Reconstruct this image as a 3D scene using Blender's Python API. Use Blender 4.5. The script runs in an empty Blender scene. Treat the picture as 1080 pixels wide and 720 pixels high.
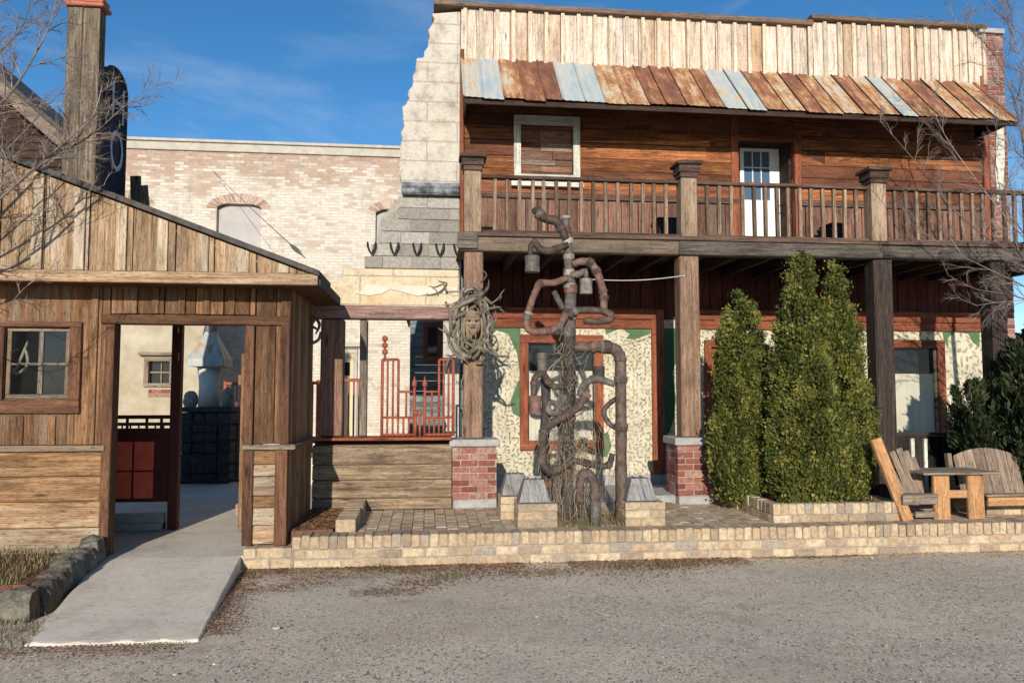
import bpy, math, random
import numpy as np
from mathutils import Vector, Matrix, Euler
random.seed(7)
rng = np.random.default_rng(5)
scn = bpy.context.scene
COL = scn.collection
RAD = math.radians

# ------------------------------------------------------------------ camera model
PSI, PHI, EYE = RAD(6.3), math.atan(52/810), 1.6
_F = (math.sin(PSI)*math.cos(PHI), math.cos(PSI)*math.cos(PHI), math.sin(PHI))
_R = (math.cos(PSI), -math.sin(PSI), 0)
_U = (-math.sin(PSI)*math.sin(PHI), -math.cos(PSI)*math.sin(PHI), math.cos(PHI))
def _ray(px, py):
    u, v = (px-540)/810, (360-py)/810
    return [_F[i]+u*_R[i]+v*_U[i] for i in range(3)]
def P(px, py, Y):                      # point of the real plane y = Y (metres)
    d = _ray(px, py); t = Y/d[1]
    return Vector((d[0]*t, Y, EYE+d[2]*t))
def G(px, py, z):                      # point of the real plane z
    d = _ray(px, py); t = (z-EYE)/d[2]
    return Vector((d[0]*t, d[1]*t, z))
def PX(px, Y, py=400): return P(px, py, Y).x
def PZ(py, Y, px=540): return P(px, py, Y).z

cam = bpy.data.cameras.new('Camera'); cam.sensor_width = 36; cam.lens = 27; cam.clip_end = 2000; cam.clip_start = .05
camo = bpy.data.objects.new('Camera', cam); COL.objects.link(camo)
camo.location = (0, 0, EYE); camo.rotation_euler = (RAD(90)+PHI, 0, -PSI)
scn.camera = camo

# ------------------------------------------------------------------ light
ELEV, HEAD = RAD(17), RAD(8.5)
sun = bpy.data.lights.new('Sun', 'SUN'); sun.energy = 5.0; sun.angle = RAD(.5); sun.color = (1, .915, .78)
suno = bpy.data.objects.new('Sun', sun); COL.objects.link(suno)
suno.rotation_euler = Vector((math.sin(HEAD)*math.cos(ELEV), math.cos(HEAD)*math.cos(ELEV), -math.sin(ELEV))).to_track_quat('-Z', 'Y').to_euler()
suno.location = (-6, -20, 20)
w = bpy.data.worlds.new('World'); scn.world = w; w.use_nodes = True
wn = w.node_tree; bg = wn.nodes['Background']
sky = wn.nodes.new('ShaderNodeTexSky'); sky.sky_type = 'NISHITA'; sky.sun_disc = False
sky.sun_elevation = ELEV; sky.sun_rotation = math.pi+HEAD; sky.altitude = 1500; sky.air_density = 1.0; sky.dust_density = .3; sky.ozone_density = 2.0
hsv = wn.nodes.new('ShaderNodeHueSaturation'); hsv.inputs['Saturation'].default_value = 1.3
wn.links.new(sky.outputs[0], hsv.inputs['Color'])
_tc = wn.nodes.new('ShaderNodeTexCoord'); _mp = wn.nodes.new('ShaderNodeMapping'); _mp.inputs['Scale'].default_value = (1.2, 2.6, 4.5); _mp.inputs['Rotation'].default_value = (.3, .5, .6)
_nz = wn.nodes.new('ShaderNodeTexNoise'); _nz.inputs['Scale'].default_value = 1.6; _nz.inputs['Detail'].default_value = 7; _nz.inputs['Roughness'].default_value = .62; _nz.inputs['Distortion'].default_value = .6
_rp = wn.nodes.new('ShaderNodeValToRGB'); _rp.color_ramp.elements[0].position = .5; _rp.color_ramp.elements[1].position = .8; _rp.color_ramp.elements[1].color = (.30, .30, .30, 1)
_mx = wn.nodes.new('ShaderNodeMix'); _mx.data_type = 'RGBA'; _mx.inputs[7].default_value = (5.2, 5.6, 6.2, 1)
wn.links.new(_tc.outputs['Generated'], _mp.inputs[0]); wn.links.new(_mp.outputs[0], _nz.inputs['Vector']); wn.links.new(_nz.outputs['Fac'], _rp.inputs[0])
wn.links.new(_rp.outputs[0], _mx.inputs[0]); wn.links.new(hsv.outputs[0], _mx.inputs[6])
wn.links.new(_mx.outputs[2], bg.inputs['Color']); bg.inputs['Strength'].default_value = .14
scn.view_settings.view_transform = 'Standard'; scn.view_settings.look = 'None'
scn.view_settings.exposure = .04; scn.view_settings.gamma = 1
scn.cycles.use_denoising = True
scn.cycles.max_bounces = 6; scn.cycles.transparent_max_bounces = 12

# ------------------------------------------------------------------ node helpers
def nd(nt, t, ins=None, **props):
    n = nt.nodes.new(t)
    for k, v in props.items(): setattr(n, k, v)
    for k, v in (ins or {}).items():
        s = n.inputs[k]
        if isinstance(v, bpy.types.NodeSocket): nt.links.new(v, s)
        else: s.default_value = v
    return n
def c4(c): return (c[0], c[1], c[2], 1)
def ramp(nt, fac, stops, interp='LINEAR'):
    n = nd(nt, 'ShaderNodeValToRGB', {0: fac}); r = n.color_ramp; r.interpolation = interp
    while len(r.elements) < len(stops): r.elements.new(.5)
    for e, (p, c) in zip(r.elements, stops):
        e.position = p; e.color = c4(c) if not isinstance(c, (int, float)) else (c, c, c, 1)
    return n.outputs[0]
def mixc(nt, f, a, b, mode='MIX'):
    n = nd(nt, 'ShaderNodeMix', data_type='RGBA', blend_type=mode)
    for i, v in ((0, f), (6, a), (7, b)):
        if isinstance(v, bpy.types.NodeSocket): nt.links.new(v, n.inputs[i])
        elif i == 0: n.inputs[0].default_value = v
        else: n.inputs[i].default_value = c4(v)
    return n.outputs[2]
def mth(nt, op, a, b=0.0, c=None, clamp=False):
    ins = {0: a, 1: b}
    if c is not None: ins[2] = c
    return nd(nt, 'ShaderNodeMath', ins, operation=op, use_clamp=clamp).outputs[0]
def noise(nt, vec, scale, detail=5, rough=.6, dist=0):
    return nd(nt, 'ShaderNodeTexNoise', {'Vector': vec, 'Scale': scale, 'Detail': detail, 'Roughness': rough, 'Distortion': dist}).outputs['Fac']
def mapp(nt, vec, sc, loc=(0, 0, 0), rot=(0, 0, 0)):
    return nd(nt, 'ShaderNodeMapping', {'Vector': vec, 'Scale': sc, 'Location': loc, 'Rotation': rot}).outputs[0]
def newmat(name):
    m = bpy.data.materials.new(name); m.use_nodes = True
    nt = m.node_tree; b = nt.nodes['Principled BSDF']
    return m, nt, b
def rnd_attr(nt): return nd(nt, 'ShaderNodeAttribute', attribute_name='rnd').outputs['Fac']
def uvn(nt): return nd(nt, 'ShaderNodeUVMap', uv_map='UVMap').outputs[0]
def objn(nt): return nd(nt, 'ShaderNodeNewGeometry').outputs['Position']
def setc(nt, b, col, rough=.8, bump=None, bstr=.3, bdist=.01, spec=.3, metal=0):
    for k, v in (('Base Color', col), ('Roughness', rough), ('Metallic', metal), ('Specular IOR Level', spec)):
        if isinstance(v, bpy.types.NodeSocket): nt.links.new(v, b.inputs[k])
        else: b.inputs[k].default_value = c4(v) if k == 'Base Color' else v
    if bump is not None:
        bn = nd(nt, 'ShaderNodeBump', {'Height': bump, 'Strength': bstr, 'Distance': bdist})
        nt.links.new(bn.outputs[0], b.inputs['Normal'])

def wood(name, dark, mid, light, var=.3, gray=None, grayamt=.45, alt=None, stain=(.03, .02, .015), stainamt=.6, knots=True, rough=.82, bstr=.5, gs=1.0, spec=.25):
    m, nt, b = newmat(name)
    uv = uvn(nt); r = rnd_attr(nt)
    g = noise(nt, mapp(nt, uv, (1.6*gs, 34*gs, 1)), 1, 7, .68, .6)
    f = noise(nt, mapp(nt, uv, (7*gs, 150*gs, 1)), 1, 3, .6)
    s = noise(nt, mapp(nt, uv, (.9, 5, 1)), 1, 5, .6)
    fac = mth(nt, 'ADD', mth(nt, 'MULTIPLY', g, .62), mth(nt, 'MULTIPLY', f, .38))
    col = ramp(nt, fac, [(.36, dark), (.5, mid), (.63, light)])
    if alt:
        r2 = mth(nt, 'FRACT', mth(nt, 'MULTIPLY', r, 7.31))
        col = mixc(nt, ramp(nt, r2, [(.45, 0), (.8, 1)]), col, ramp(nt, fac, [(.3, [c*.5 for c in alt]), (.65, alt)]))
    if gray:
        gm = noise(nt, mapp(nt, uv, (1.1, 9, 1), (3, 1, 0)), 1, 6, .7)
        r3 = mth(nt, 'FRACT', mth(nt, 'MULTIPLY', r, 3.77))
        gm = mth(nt, 'ADD', gm, mth(nt, 'MULTIPLY', mth(nt, 'SUBTRACT', r3, .5), .35))
        col = mixc(nt, ramp(nt, gm, [(.62-grayamt*.35, 0), (.9-grayamt*.35, 1)]), col, ramp(nt, fac, [(.3, [c*.45 for c in gray]), (.66, gray)]))
    col = mixc(nt, ramp(nt, s, [(.5, 0), (.78, stainamt)]), col, stain)
    # drying cracks
    ck = noise(nt, mapp(nt, uv, (1.3, 60, 1), (9, 4, 0)), 1, 2, .5)
    cm = ramp(nt, ck, [(.3, 1), (.345, 0)])
    col = mixc(nt, mth(nt, 'MULTIPLY', cm, .75), col, [c*.18 for c in dark])
    if knots:
        v = nd(nt, 'ShaderNodeTexVoronoi', {'Vector': mapp(nt, uv, (1.5, 6.5, 1)), 'Scale': 1.0}).outputs['Distance']
        km = ramp(nt, v, [(.05, 1), (.14, 0)])
        col = mixc(nt, mth(nt, 'MULTIPLY', km, .8), col, [c*.3 for c in dark])
    bl = noise(nt, mapp(nt, uv, (2.1, 7, 1), (7, 3, 0)), 1, 7, .72)
    bs = ramp(nt, bl, [(.28, .30), (.47, .95), (.7, 1.3)])
    col = mixc(nt, .85, col, bs, 'MULTIPLY')
    sp = noise(nt, mapp(nt, uv, (16, 110, 1), (2, 8, 0)), 1, 2, .5)
    col = mixc(nt, ramp(nt, sp, [(.57, 0), (.65, .65)]), col, [c*.4 for c in dark])
    br = mth(nt, 'ADD', 1-var, mth(nt, 'MULTIPLY', r, 2*var))
    col = mixc(nt, 1.0, col, nd(nt, 'ShaderNodeCombineColor', {0: br, 1: br, 2: br}).outputs[0], 'MULTIPLY')
    h = mth(nt, 'SUBTRACT', fac, mth(nt, 'MULTIPLY', cm, .6))
    setc(nt, b, col, rough, h, bstr, .006, spec)
    return m

def brickmat(name, stops, rough=.9, dirt=.25, wash=None, bstr=.5):
    m, nt, b = newmat(name); r = rnd_attr(nt); p = objn(nt)
    col = ramp(nt, r, stops)
    n1 = noise(nt, p, 22, 6, .7); n2 = noise(nt, p, 3.1, 4, .6)
    col = mixc(nt, ramp(nt, n1, [(.35, .55), (.6, 0)]), col, [c*.45 for c in stops[0][1]])
    if wash: col = mixc(nt, ramp(nt, mth(nt, 'ADD', mth(nt, 'MULTIPLY', n2, .7), mth(nt, 'MULTIPLY', n1, .3)), [(wash[1], 0), (wash[1]+.14, .85)]), col, wash[0])
    col = mixc(nt, ramp(nt, n2, [(.5, 0), (.8, dirt)]), col, (.09, .075, .06))
    setc(nt, b, col, rough, n1, bstr, .008, .2)
    return m

def plain(name, col, col2=None, scale=8, rough=.85, bstr=.3, metal=0, spec=.3, detail=6, lo=.35, hi=.65):
    m, nt, b = newmat(name); p = objn(nt)
    n = noise(nt, p, scale, detail, .65)
    c = ramp(nt, n, [(lo, col), (hi, col2 or [x*.7 for x in col])])
    setc(nt, b, c, rough, n, bstr, .01, spec, metal)
    return m

M = {}
M['shed_vert'] = wood('shed vertical boards', (.07, .034, .016), (.165, .083, .04), (.28, .16, .085), var=.35, gray=(.30, .24, .18), grayamt=.1, stainamt=.8)
M['shed_trim'] = wood('shed trim', (.06, .027, .015), (.13, .06, .032), (.21, .105, .058), var=.3, stainamt=.7)
M['shed_clap'] = wood('shed clapboards', (.10, .05, .022), (.24, .13, .06), (.38, .235, .125), var=.3, gray=(.50, .41, .30), grayamt=.35, stainamt=.55)
M['gable'] = wood('gable boards', (.15, .09, .05), (.30, .195, .115), (.46, .33, .215), var=.18, gray=(.5, .42, .33), grayamt=.3, stainamt=.65, stain=(.09, .05, .03))
M['batten'] = wood('pale battens', (.46, .36, .26), (.64, .53, .40), (.78, .68, .54), var=.12, stainamt=.3, gray=(.6, .52, .42), grayamt=.4)
M['parapet'] = wood('parapet boards', (.40, .28, .20), (.65, .52, .42), (.82, .72, .63), var=.14, alt=(.56, .38, .24), stainamt=.5, gray=(.78, .69, .6), grayamt=.5, stain=(.2, .1, .06))
M['gbatten'] = wood('gable battens', (.34, .25, .165), (.47, .36, .25), (.58, .47, .35), var=.16, stainamt=.5, gray=(.5, .43, .34), grayamt=.4)
M['coping'] = wood('dark coping', (.09, .06, .045), (.17, .115, .085), (.27, .2, .15), var=.2)
M['planks'] = wood('upper planks', (.075, .024, .010), (.25, .086, .031), (.52, .215, .08), var=.5, alt=(.20, .075, .042), stainamt=.95, stain=(.045, .018, .01))
M['wains'] = wood('wainscot boards', (.09, .042, .03), (.18, .088, .06), (.30, .16, .11), var=.35, gray=(.30, .24, .2), grayamt=.25, stainamt=.6)
M['redboard'] = wood('dark red boarding', (.045, .012, .009), (.085, .024, .018), (.13, .042, .03), var=.3)
M['redtrim'] = wood('red brown trim', (.13, .034, .018), (.24, .072, .036), (.36, .125, .062), var=.2, stainamt=.5)
M['graybeam'] = wood('weathered grey beam', (.085, .065, .05), (.17, .135, .105), (.30, .25, .2), var=.25, alt=(.24, .17, .12), stainamt=.6)
M['gatepost'] = wood('weathered reddish post', (.13, .062, .042), (.24, .13, .09), (.36, .225, .165), var=.1, stainamt=.6)
M['darkbeam'] = wood('dark weathered beam', (.045, .037, .03), (.105, .088, .073), (.205, .175, .145), var=.2, stainamt=.7)
M['blackrail'] = wood('dark rail', (.035, .022, .017), (.085, .052, .04), (.17, .11, .08), var=.3, knots=False)
M['baluster'] = wood('balusters', (.08, .05, .034), (.20, .13, .088), (.38, .28, .2), var=.5, knots=False)
M['post'] = wood('porch posts', (.17, .095, .06), (.30, .185, .125), (.43, .30, .215), var=.22, gray=(.36, .3, .25), grayamt=.35)
M['paleposts'] = wood('pale railing posts', (.19, .125, .08), (.33, .23, .155), (.47, .36, .255), var=.18, gray=(.5, .44, .36), grayamt=.4)
M['darkpost'] = wood('dark post', (.022, .015, .012), (.058, .04, .032), (.12, .088, .072), var=.25)
M['lowwall'] = wood('low wall planks', (.10, .065, .04), (.24, .165, .105), (.40, .31, .22), var=.25, gray=(.38, .33, .26), grayamt=.5, stainamt=.7)
M['tower'] = wood('tower boards', (.05, .037, .027), (.125, .095, .066), (.25, .205, .15), var=.25, gray=(.5, .44, .36), grayamt=.08, stainamt=.7)
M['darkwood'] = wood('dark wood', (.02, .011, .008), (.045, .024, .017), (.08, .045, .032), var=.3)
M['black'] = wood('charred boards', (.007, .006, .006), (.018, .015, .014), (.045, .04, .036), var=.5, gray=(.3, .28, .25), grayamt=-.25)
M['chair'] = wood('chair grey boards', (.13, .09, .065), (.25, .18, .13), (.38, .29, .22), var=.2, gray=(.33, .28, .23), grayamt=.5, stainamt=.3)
M['chair_lit'] = wood('sunlit orange chair boards', (.24, .11, .045), (.42, .22, .1), (.58, .35, .18), var=.15, stainamt=.3)  # lit copy of the chair boards, sunlight put into the colour
M['whitewood'] = wood('chipped white paint', (.36, .35, .29), (.62, .61, .53), (.8, .79, .71), var=.08, gray=(.17, .12, .09), grayamt=-.06, stainamt=.25, knots=False, gs=.6)
M['drift'] = wood('driftwood', (.07, .055, .042), (.19, .16, .125), (.37, .32, .26), var=.45, knots=False)
M['antler'] = plain('antler bone', (.62, .55, .44), (.36, .29, .2), 25)
M['bark'] = wood('twig bark', (.10, .075, .065), (.21, .165, .145), (.34, .28, .25), var=.35, knots=False, bstr=.2)
M['vine'] = wood('dry vine', (.09, .065, .047), (.21, .16, .115), (.38, .31, .235), var=.55, knots=False, bstr=.1)
M['yellowbrick'] = brickmat('yellow bricks', [(0, (.30, .235, .175)), (.2, (.42, .31, .2)), (.45, (.56, .42, .27)), (.7, (.62, .49, .33)), (.86, (.5, .35, .22)), (1, (.36, .31, .25))])
M['redbrick'] = brickmat('red bricks', [(0, (.17, .055, .042)), (.4, (.27, .095, .072)), (.75, (.35, .15, .115)), (1, (.42, .25, .2))], dirt=.5, wash=((.56, .47, .42), .52))
M['archbrick'] = brickmat('faded arch bricks', [(0, (.34, .2, .15)), (.5, (.5, .34, .27)), (1, (.62, .5, .4))])
M['mortar'] = plain('mortar', (.40, .35, .29), (.24, .21, .175), 14)
M['concrete'] = plain('pier cap concrete', (.40, .39, .37), (.27, .26, .25), 9)
M['paver'] = brickmat('patio pavers', [(0, (.42, .31, .2)), (.5, (.58, .45, .31)), (1, (.68, .56, .42))], dirt=.3)
M['block'] = brickmat('grey blocks', [(0, (.26, .235, .205)), (.5, (.35, .325, .29)), (1, (.44, .41, .37))], dirt=.35)
M['flash'] = plain('tarred flashing', (.34, .37, .40), (.05, .052, .056), 6, rough=.6)
M['iron'] = plain('black iron', (.018, .017, .017), (.05, .04, .034), 30, rough=.6, metal=.4)
M['redmetal'] = plain('rust red railing', (.36, .10, .055), (.22, .055, .035), 20, rough=.65)
M['soil'] = plain('mulch', (.10, .045, .028), (.22, .10, .06), 40, bstr=1)
M['glassd'] = None

def pipe_mat(name, a, b_, c, scale=14):
    m, nt, b = newmat(name); p = objn(nt); r = rnd_attr(nt)
    n = noise(nt, p, scale, 7, .7); n2 = noise(nt, p, 60, 3, .6)
    col = ramp(nt, mth(nt, 'ADD', mth(nt, 'MULTIPLY', n, .8), mth(nt, 'MULTIPLY', r, .22)), [(.34, a), (.52, b_), (.7, c)])
    setc(nt, b, col, .7, mth(nt, 'ADD', n, n2), .9, .012, .35, .2); return m
M['pipe'] = pipe_mat('rusty pipe', (.03, .024, .02), (.085, .06, .048), (.19, .135, .105))
M['pipered'] = pipe_mat('red oxide pipe', (.055, .033, .026), (.14, .075, .058), (.25, .145, .115))
M['pipegray'] = pipe_mat('grey pipe', (.06, .052, .046), (.15, .13, .115), (.30, .265, .235))
M['pipelight'] = pipe_mat('pale coupling', (.14, .125, .105), (.3, .265, .22), (.48, .43, .36))
M['pipedark'] = pipe_mat('dark pipe', (.03, .027, .027), (.07, .058, .055), (.13, .11, .1))

def roof_mat():
    m, nt, b = newmat('rusted roof sheets'); uv = uvn(nt); r = rnd_attr(nt)
    st = noise(nt, mapp(nt, uv, (1.4, 13, 1)), 1, 6, .65, .4)
    bl = noise(nt, mapp(nt, uv, (3.0, 6.5, 1), (5, 2, 0)), 1, 7, .7)
    fn = noise(nt, mapp(nt, uv, (14, 46, 1)), 1, 4, .65)
    pw = noise(nt, mapp(nt, objn(nt), (1.0, .6, .9)), 1.3, 7, .68, .5)
    # rnd 0 = clean blue-grey sheet, 1 = rusted through
    a = mth(nt, 'ADD', mth(nt, 'MULTIPLY', st, .42), mth(nt, 'ADD', mth(nt, 'MULTIPLY', bl, .65), mth(nt, 'MULTIPLY', pw, .45)))
    a = mth(nt, 'ADD', a, mth(nt, 'MULTIPLY', mth(nt, 'SUBTRACT', r, .61), .44))
    a = mth(nt, 'ADD', a, mth(nt, 'MULTIPLY', mth(nt, 'SUBTRACT', fn, .5), .3))
    col = ramp(nt, a, [(.46, (.31, .37, .40)), (.60, (.42, .43, .41)), (.67, (.49, .385, .26)), (.75, (.42, .225, .105)), (.85, (.25, .105, .055)), (1.0, (.13, .055, .037))])
    setc(nt, b, col, ramp(nt, a, [(.4, .5), (.6, .85)]), fn, .25, .006, .4, .0); return m
M['roof'] = roof_mat()

def stucco(name, base, c2, crack=(.22, .2, .18), bw=.62, bh=.285, warm=(.5, .36, .2), warmamt=.25):
    m, nt, b = newmat(name); p = objn(nt)
    sx = nd(nt, 'ShaderNodeSeparateXYZ', {0: p})
    n = noise(nt, p, 4.5, 8, .72); n2 = noise(nt, p, 26, 5, .7); n3 = noise(nt, p, 1.6, 5, .6)
    v = nd(nt, 'ShaderNodeCombineXYZ', {0: mth(nt, 'ADD', sx.outputs[0], mth(nt, 'MULTIPLY', n2, .05)), 1: mth(nt, 'ADD', sx.outputs[2], mth(nt, 'MULTIPLY', n2, .04))}).outputs[0]
    bt = nd(nt, 'ShaderNodeTexBrick', {'Vector': v, 'Scale': 1.0, 'Mortar Size': .008, 'Mortar Smooth': .4, 'Brick Width': bw, 'Row Height': bh}, offset=.5)
    col = ramp(nt, n, [(.3, c2), (.5, base), (.7, [min(1, c*1.12) for c in base])])
    col = mixc(nt, ramp(nt, n3, [(.5, 0), (.72, warmamt)]), col, warm)
    col = mixc(nt, mth(nt, 'MULTIPLY', bt.outputs['Fac'], ramp(nt, n3, [(.36, .75), (.7, .25)])), col, crack)
    col = mixc(nt, ramp(nt, n2, [(.3, .45), (.46, 0)]), col, [c*.45 for c in c2])
    setc(nt, b, col, .92, mth(nt, 'SUBTRACT', mth(nt, 'ADD', n, n2), bt.outputs['Fac']), .7, .02, .15); return m
M['render'] = stucco('pale rendered masonry', (.54, .495, .43), (.30, .265, .22), crack=(.33, .3, .26), bw=.85, bh=.285)
M['plaster'] = stucco('flaking plaster', (.62, .53, .38), (.46, .36, .22), bw=.9, bh=.4, warm=(.55, .33, .13), warmamt=.6)
M['whiteplaster'] = plain('white plaster', (.68, .63, .53), (.56, .5, .4), 9)
M['beige'] = plain('beige stucco', (.33, .265, .165), (.50, .44, .34), 1.6)

def farbrick():
    m, nt, b = newmat('whitewashed brick'); p = objn(nt)
    sx = nd(nt, 'ShaderNodeSeparateXYZ', {0: p})
    n0 = noise(nt, p, 8, 4, .6)
    v = nd(nt, 'ShaderNodeCombineXYZ', {0: mth(nt, 'ADD', sx.outputs[0], mth(nt, 'MULTIPLY', n0, .02)), 1: mth(nt, 'ADD', sx.outputs[2], mth(nt, 'MULTIPLY', n0, .015))}).outputs[0]
    bt = nd(nt, 'ShaderNodeTexBrick', {'Vector': v, 'Scale': 1.0, 'Color1': (.0, .0, .0, 1), 'Color2': (1, 1, 1, 1), 'Mortar': (.5, .5, .5, 1), 'Mortar Size': .008, 'Mortar Smooth': .3, 'Brick Width': .24, 'Row Height': .082, 'Bias': 0})
    bw = nd(nt, 'ShaderNodeRGBToBW', {0: bt.outputs['Color']}).outputs[0]
    n = noise(nt, mapp(nt, p, (.5, .5, 1.5)), 1.3, 7, .7)
    n2 = noise(nt, mapp(nt, p, (1, 1, 2.5)), 7, 4, .7)
    # paint has come off more towards the cornice
    hz = mth(nt, 'MULTIPLY', mth(nt, 'SUBTRACT', sx.outputs[2], 6.6), .16, clamp=True)
    k = mth(nt, 'ADD', mth(nt, 'ADD', mth(nt, 'MULTIPLY', n, .55), mth(nt, 'MULTIPLY', n2, .4)), mth(nt, 'ADD', mth(nt, 'MULTIPLY', bw, .26), mth(nt, 'MULTIPLY', hz, .95)))
    brick = ramp(nt, bw, [(0, (.23, .125, .09)), (.5, (.36, .22, .155)), (1, (.44, .32, .25))])
    white = ramp(nt, n2, [(.3, (.48, .43, .365)), (.6, (.66, .61, .53))])
    col = mixc(nt, ramp(nt, k, [(.645, 0), (.80, .9)]), white, brick)
    col = mixc(nt, mth(nt, 'MULTIPLY', bt.outputs['Fac'], .45), col, (.36, .32, .28))
    gr = noise(nt, mapp(nt, p, (2.2, 2.2, .5), (4, 0, 0)), 1.4, 6, .7)
    col = mixc(nt, ramp(nt, gr, [(.52, 0), (.75, .5)]), col, (.25, .21, .18))
    setc(nt, b, col, .92, mth(nt, 'SUBTRACT', n2, bt.outputs['Fac']), .5, .01, .15); return m
M['farbrick'] = farbrick()
M['cornice'] = plain('grey cornice', (.50, .46, .40), (.40, .365, .32), 5)
M['board'] = plain('window board', (.46, .43, .41), (.38, .355, .34), 3)

def mural():
    m, nt, b = newmat('cream mural with dark strokes'); p = objn(nt)
    sx = nd(nt, 'ShaderNodeSeparateXYZ', {0: p})
    v = nd(nt, 'ShaderNodeCombineXYZ', {0: sx.outputs[0], 1: sx.outputs[2], 2: 0.0}).outputs[0]
    big = mth(nt, 'MULTIPLY', mth(nt, 'SUBTRACT', sx.outputs[0], 3.6), .35, clamp=True)   # larger strokes to the right
    def layer(scale, seed, mul=1.0):
        vv = mapp(nt, v, (scale, scale, 1), (seed, seed*1.7, 0))
        vo = nd(nt, 'ShaderNodeTexVoronoi', {'Vector': vv, 'Scale': 1.0, 'Randomness': .9}, voronoi_dimensions='2D')
        d = nd(nt, 'ShaderNodeVectorMath', {0: vv, 1: vo.outputs['Position']}, operation='SUBTRACT').outputs[0]
        ds = nd(nt, 'ShaderNodeSeparateXYZ', {0: d})
        cs = nd(nt, 'ShaderNodeSeparateColor', {0: vo.outputs['Color']})
        ang = mth(nt, 'MULTIPLY', mth(nt, 'SUBTRACT', cs.outputs[0], .15), 3.0)
        ca, sa = mth(nt, 'COSINE', ang), mth(nt, 'SINE', ang)
        x = mth(nt, 'ADD', mth(nt, 'MULTIPLY', ds.outputs[0], ca), mth(nt, 'MULTIPLY', ds.outputs[1], sa))
        y = mth(nt, 'SUBTRACT', mth(nt, 'MULTIPLY', ds.outputs[1], ca), mth(nt, 'MULTIPLY', ds.outputs[0], sa))
        e = mth(nt, 'ADD', mth(nt, 'POWER', mth(nt, 'ABSOLUTE', mth(nt, 'MULTIPLY', x, 1.75)), 2.0), mth(nt, 'POWER', mth(nt, 'ABSOLUTE', mth(nt, 'MULTIPLY', y, 4.6)), 2.0))
        return ramp(nt, mth(nt, 'ADD', e, mth(nt, 'MULTIPLY', mth(nt, 'SUBTRACT', noise(nt, v, 45, 4), .5), 2.6)), [(.70, 1), (1.0, 0)]), cs.outputs[1]
    a, ra = layer(17, 0); a2, rb = layer(11, 4)
    k = mixc(nt, ramp(nt, big, [(.2, 0), (.3, 1)]), a, a2)
    n = noise(nt, p, 3, 5, .6); n2 = noise(nt, p, 30, 4, .6)
    base = ramp(nt, n, [(.35, (.47, .425, .31)), (.6, (.61, .56, .43))])
    ink = ramp(nt, ra, [(0, (.09, .08, .06)), (.6, (.2, .18, .13)), (1, (.33, .3, .22))])
    pr_ = noise(nt, p, 1.7, 4, .6)
    col = mixc(nt, mth(nt, 'MULTIPLY', k, ramp(nt, pr_, [(.3, .35), (.55, .82)])), base, ink)
    dz_ = noise(nt, mapp(nt, p, (3, 3, .8), (1, 5, 2)), 1.5, 6, .65)
    col = mixc(nt, ramp(nt, dz_, [(.5, 0), (.75, .45)]), col, (.3, .25, .17))
    setc(nt, b, col, .85, n2, .3, .006, .2); return m
M['mural'] = mural()
M['green'] = plain('green mural paint', (.06, .125, .06), (.10, .17, .085), 9, rough=.75)
M['shadegreen'] = plain('shadowed green mural paint', (.025, .075, .04), (.05, .12, .06), 9, rough=.75)  # green paint with the porch post's shadow put into the colour

def glass_mat(name, tint=(.02, .024, .03), see=.0):
    m, nt, b = newmat(name)
    b.inputs['Base Color'].default_value = c4(tint); b.inputs['Roughness'].default_value = .06; b.inputs['Specular IOR Level'].default_value = .3
    if see:
        out = nt.nodes['Material Output']; t = nd(nt, 'ShaderNodeBsdfTransparent')
        mx = nd(nt, 'ShaderNodeMixShader', {0: see}); nt.links.new(b.outputs[0], mx.inputs[1]); nt.links.new(t.outputs[0], mx.inputs[2]); nt.links.new(mx.outputs[0], out.inputs[0])
    return m
M['glass'] = glass_mat('dark window glass', (.018, .022, .03))
M['glassblue'] = glass_mat('door glass', (.07, .12, .19))
M['glasssee'] = glass_mat('clear pane', (.02, .022, .025), .8)
M['blind'] = plain('pale blind', (.52, .50, .40), (.44, .42, .34), 3)
M['whitepaint'] = plain('white door paint', (.80, .79, .77), (.74, .73, .71), 3, rough=.5, bstr=.05)
M['sunred'] = plain('sunlit red panel', (.8, .15, .08), (.66, .11, .06), 9, rough=.6)  # red paint brightened to stand for sunlight on the partition
M['maroon'] = plain('maroon frame', (.09, .018, .014), (.06, .012, .01), 9, rough=.6)
M['signblue'] = wood('dark sign board', (.012, .013, .022), (.03, .032, .05), (.07, .07, .09), var=.1, knots=False)
M['letter'] = plain('worn sign letters', (.66, .72, .76), (.4, .46, .5), 14)
M['capred'] = plain('orange cap tiles', (.50, .18, .11), (.38, .13, .08), 9)
M['hood'] = None
def hoodm():
    m, nt, b = newmat('weathered sheet metal hood'); p = objn(nt)
    n = noise(nt, mapp(nt, p, (3, 3, .6)), 2.2, 6, .65)
    col = ramp(nt, n, [(.36, (.30, .35, .37)), (.5, (.42, .41, .37)), (.6, (.40, .24, .11)), (.72, (.22, .1, .05))])
    setc(nt, b, col, .6, n, .2, .01, .4, .3); return m
M['hood'] = hoodm()
M['palemetal'] = plain('pale galvanised pipe', (.62, .64, .60), (.5, .52, .5), 3, rough=.6)
M['stone'] = plain('rough stone', (.36, .325, .27), (.16, .145, .12), 5, bstr=1.0)
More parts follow.
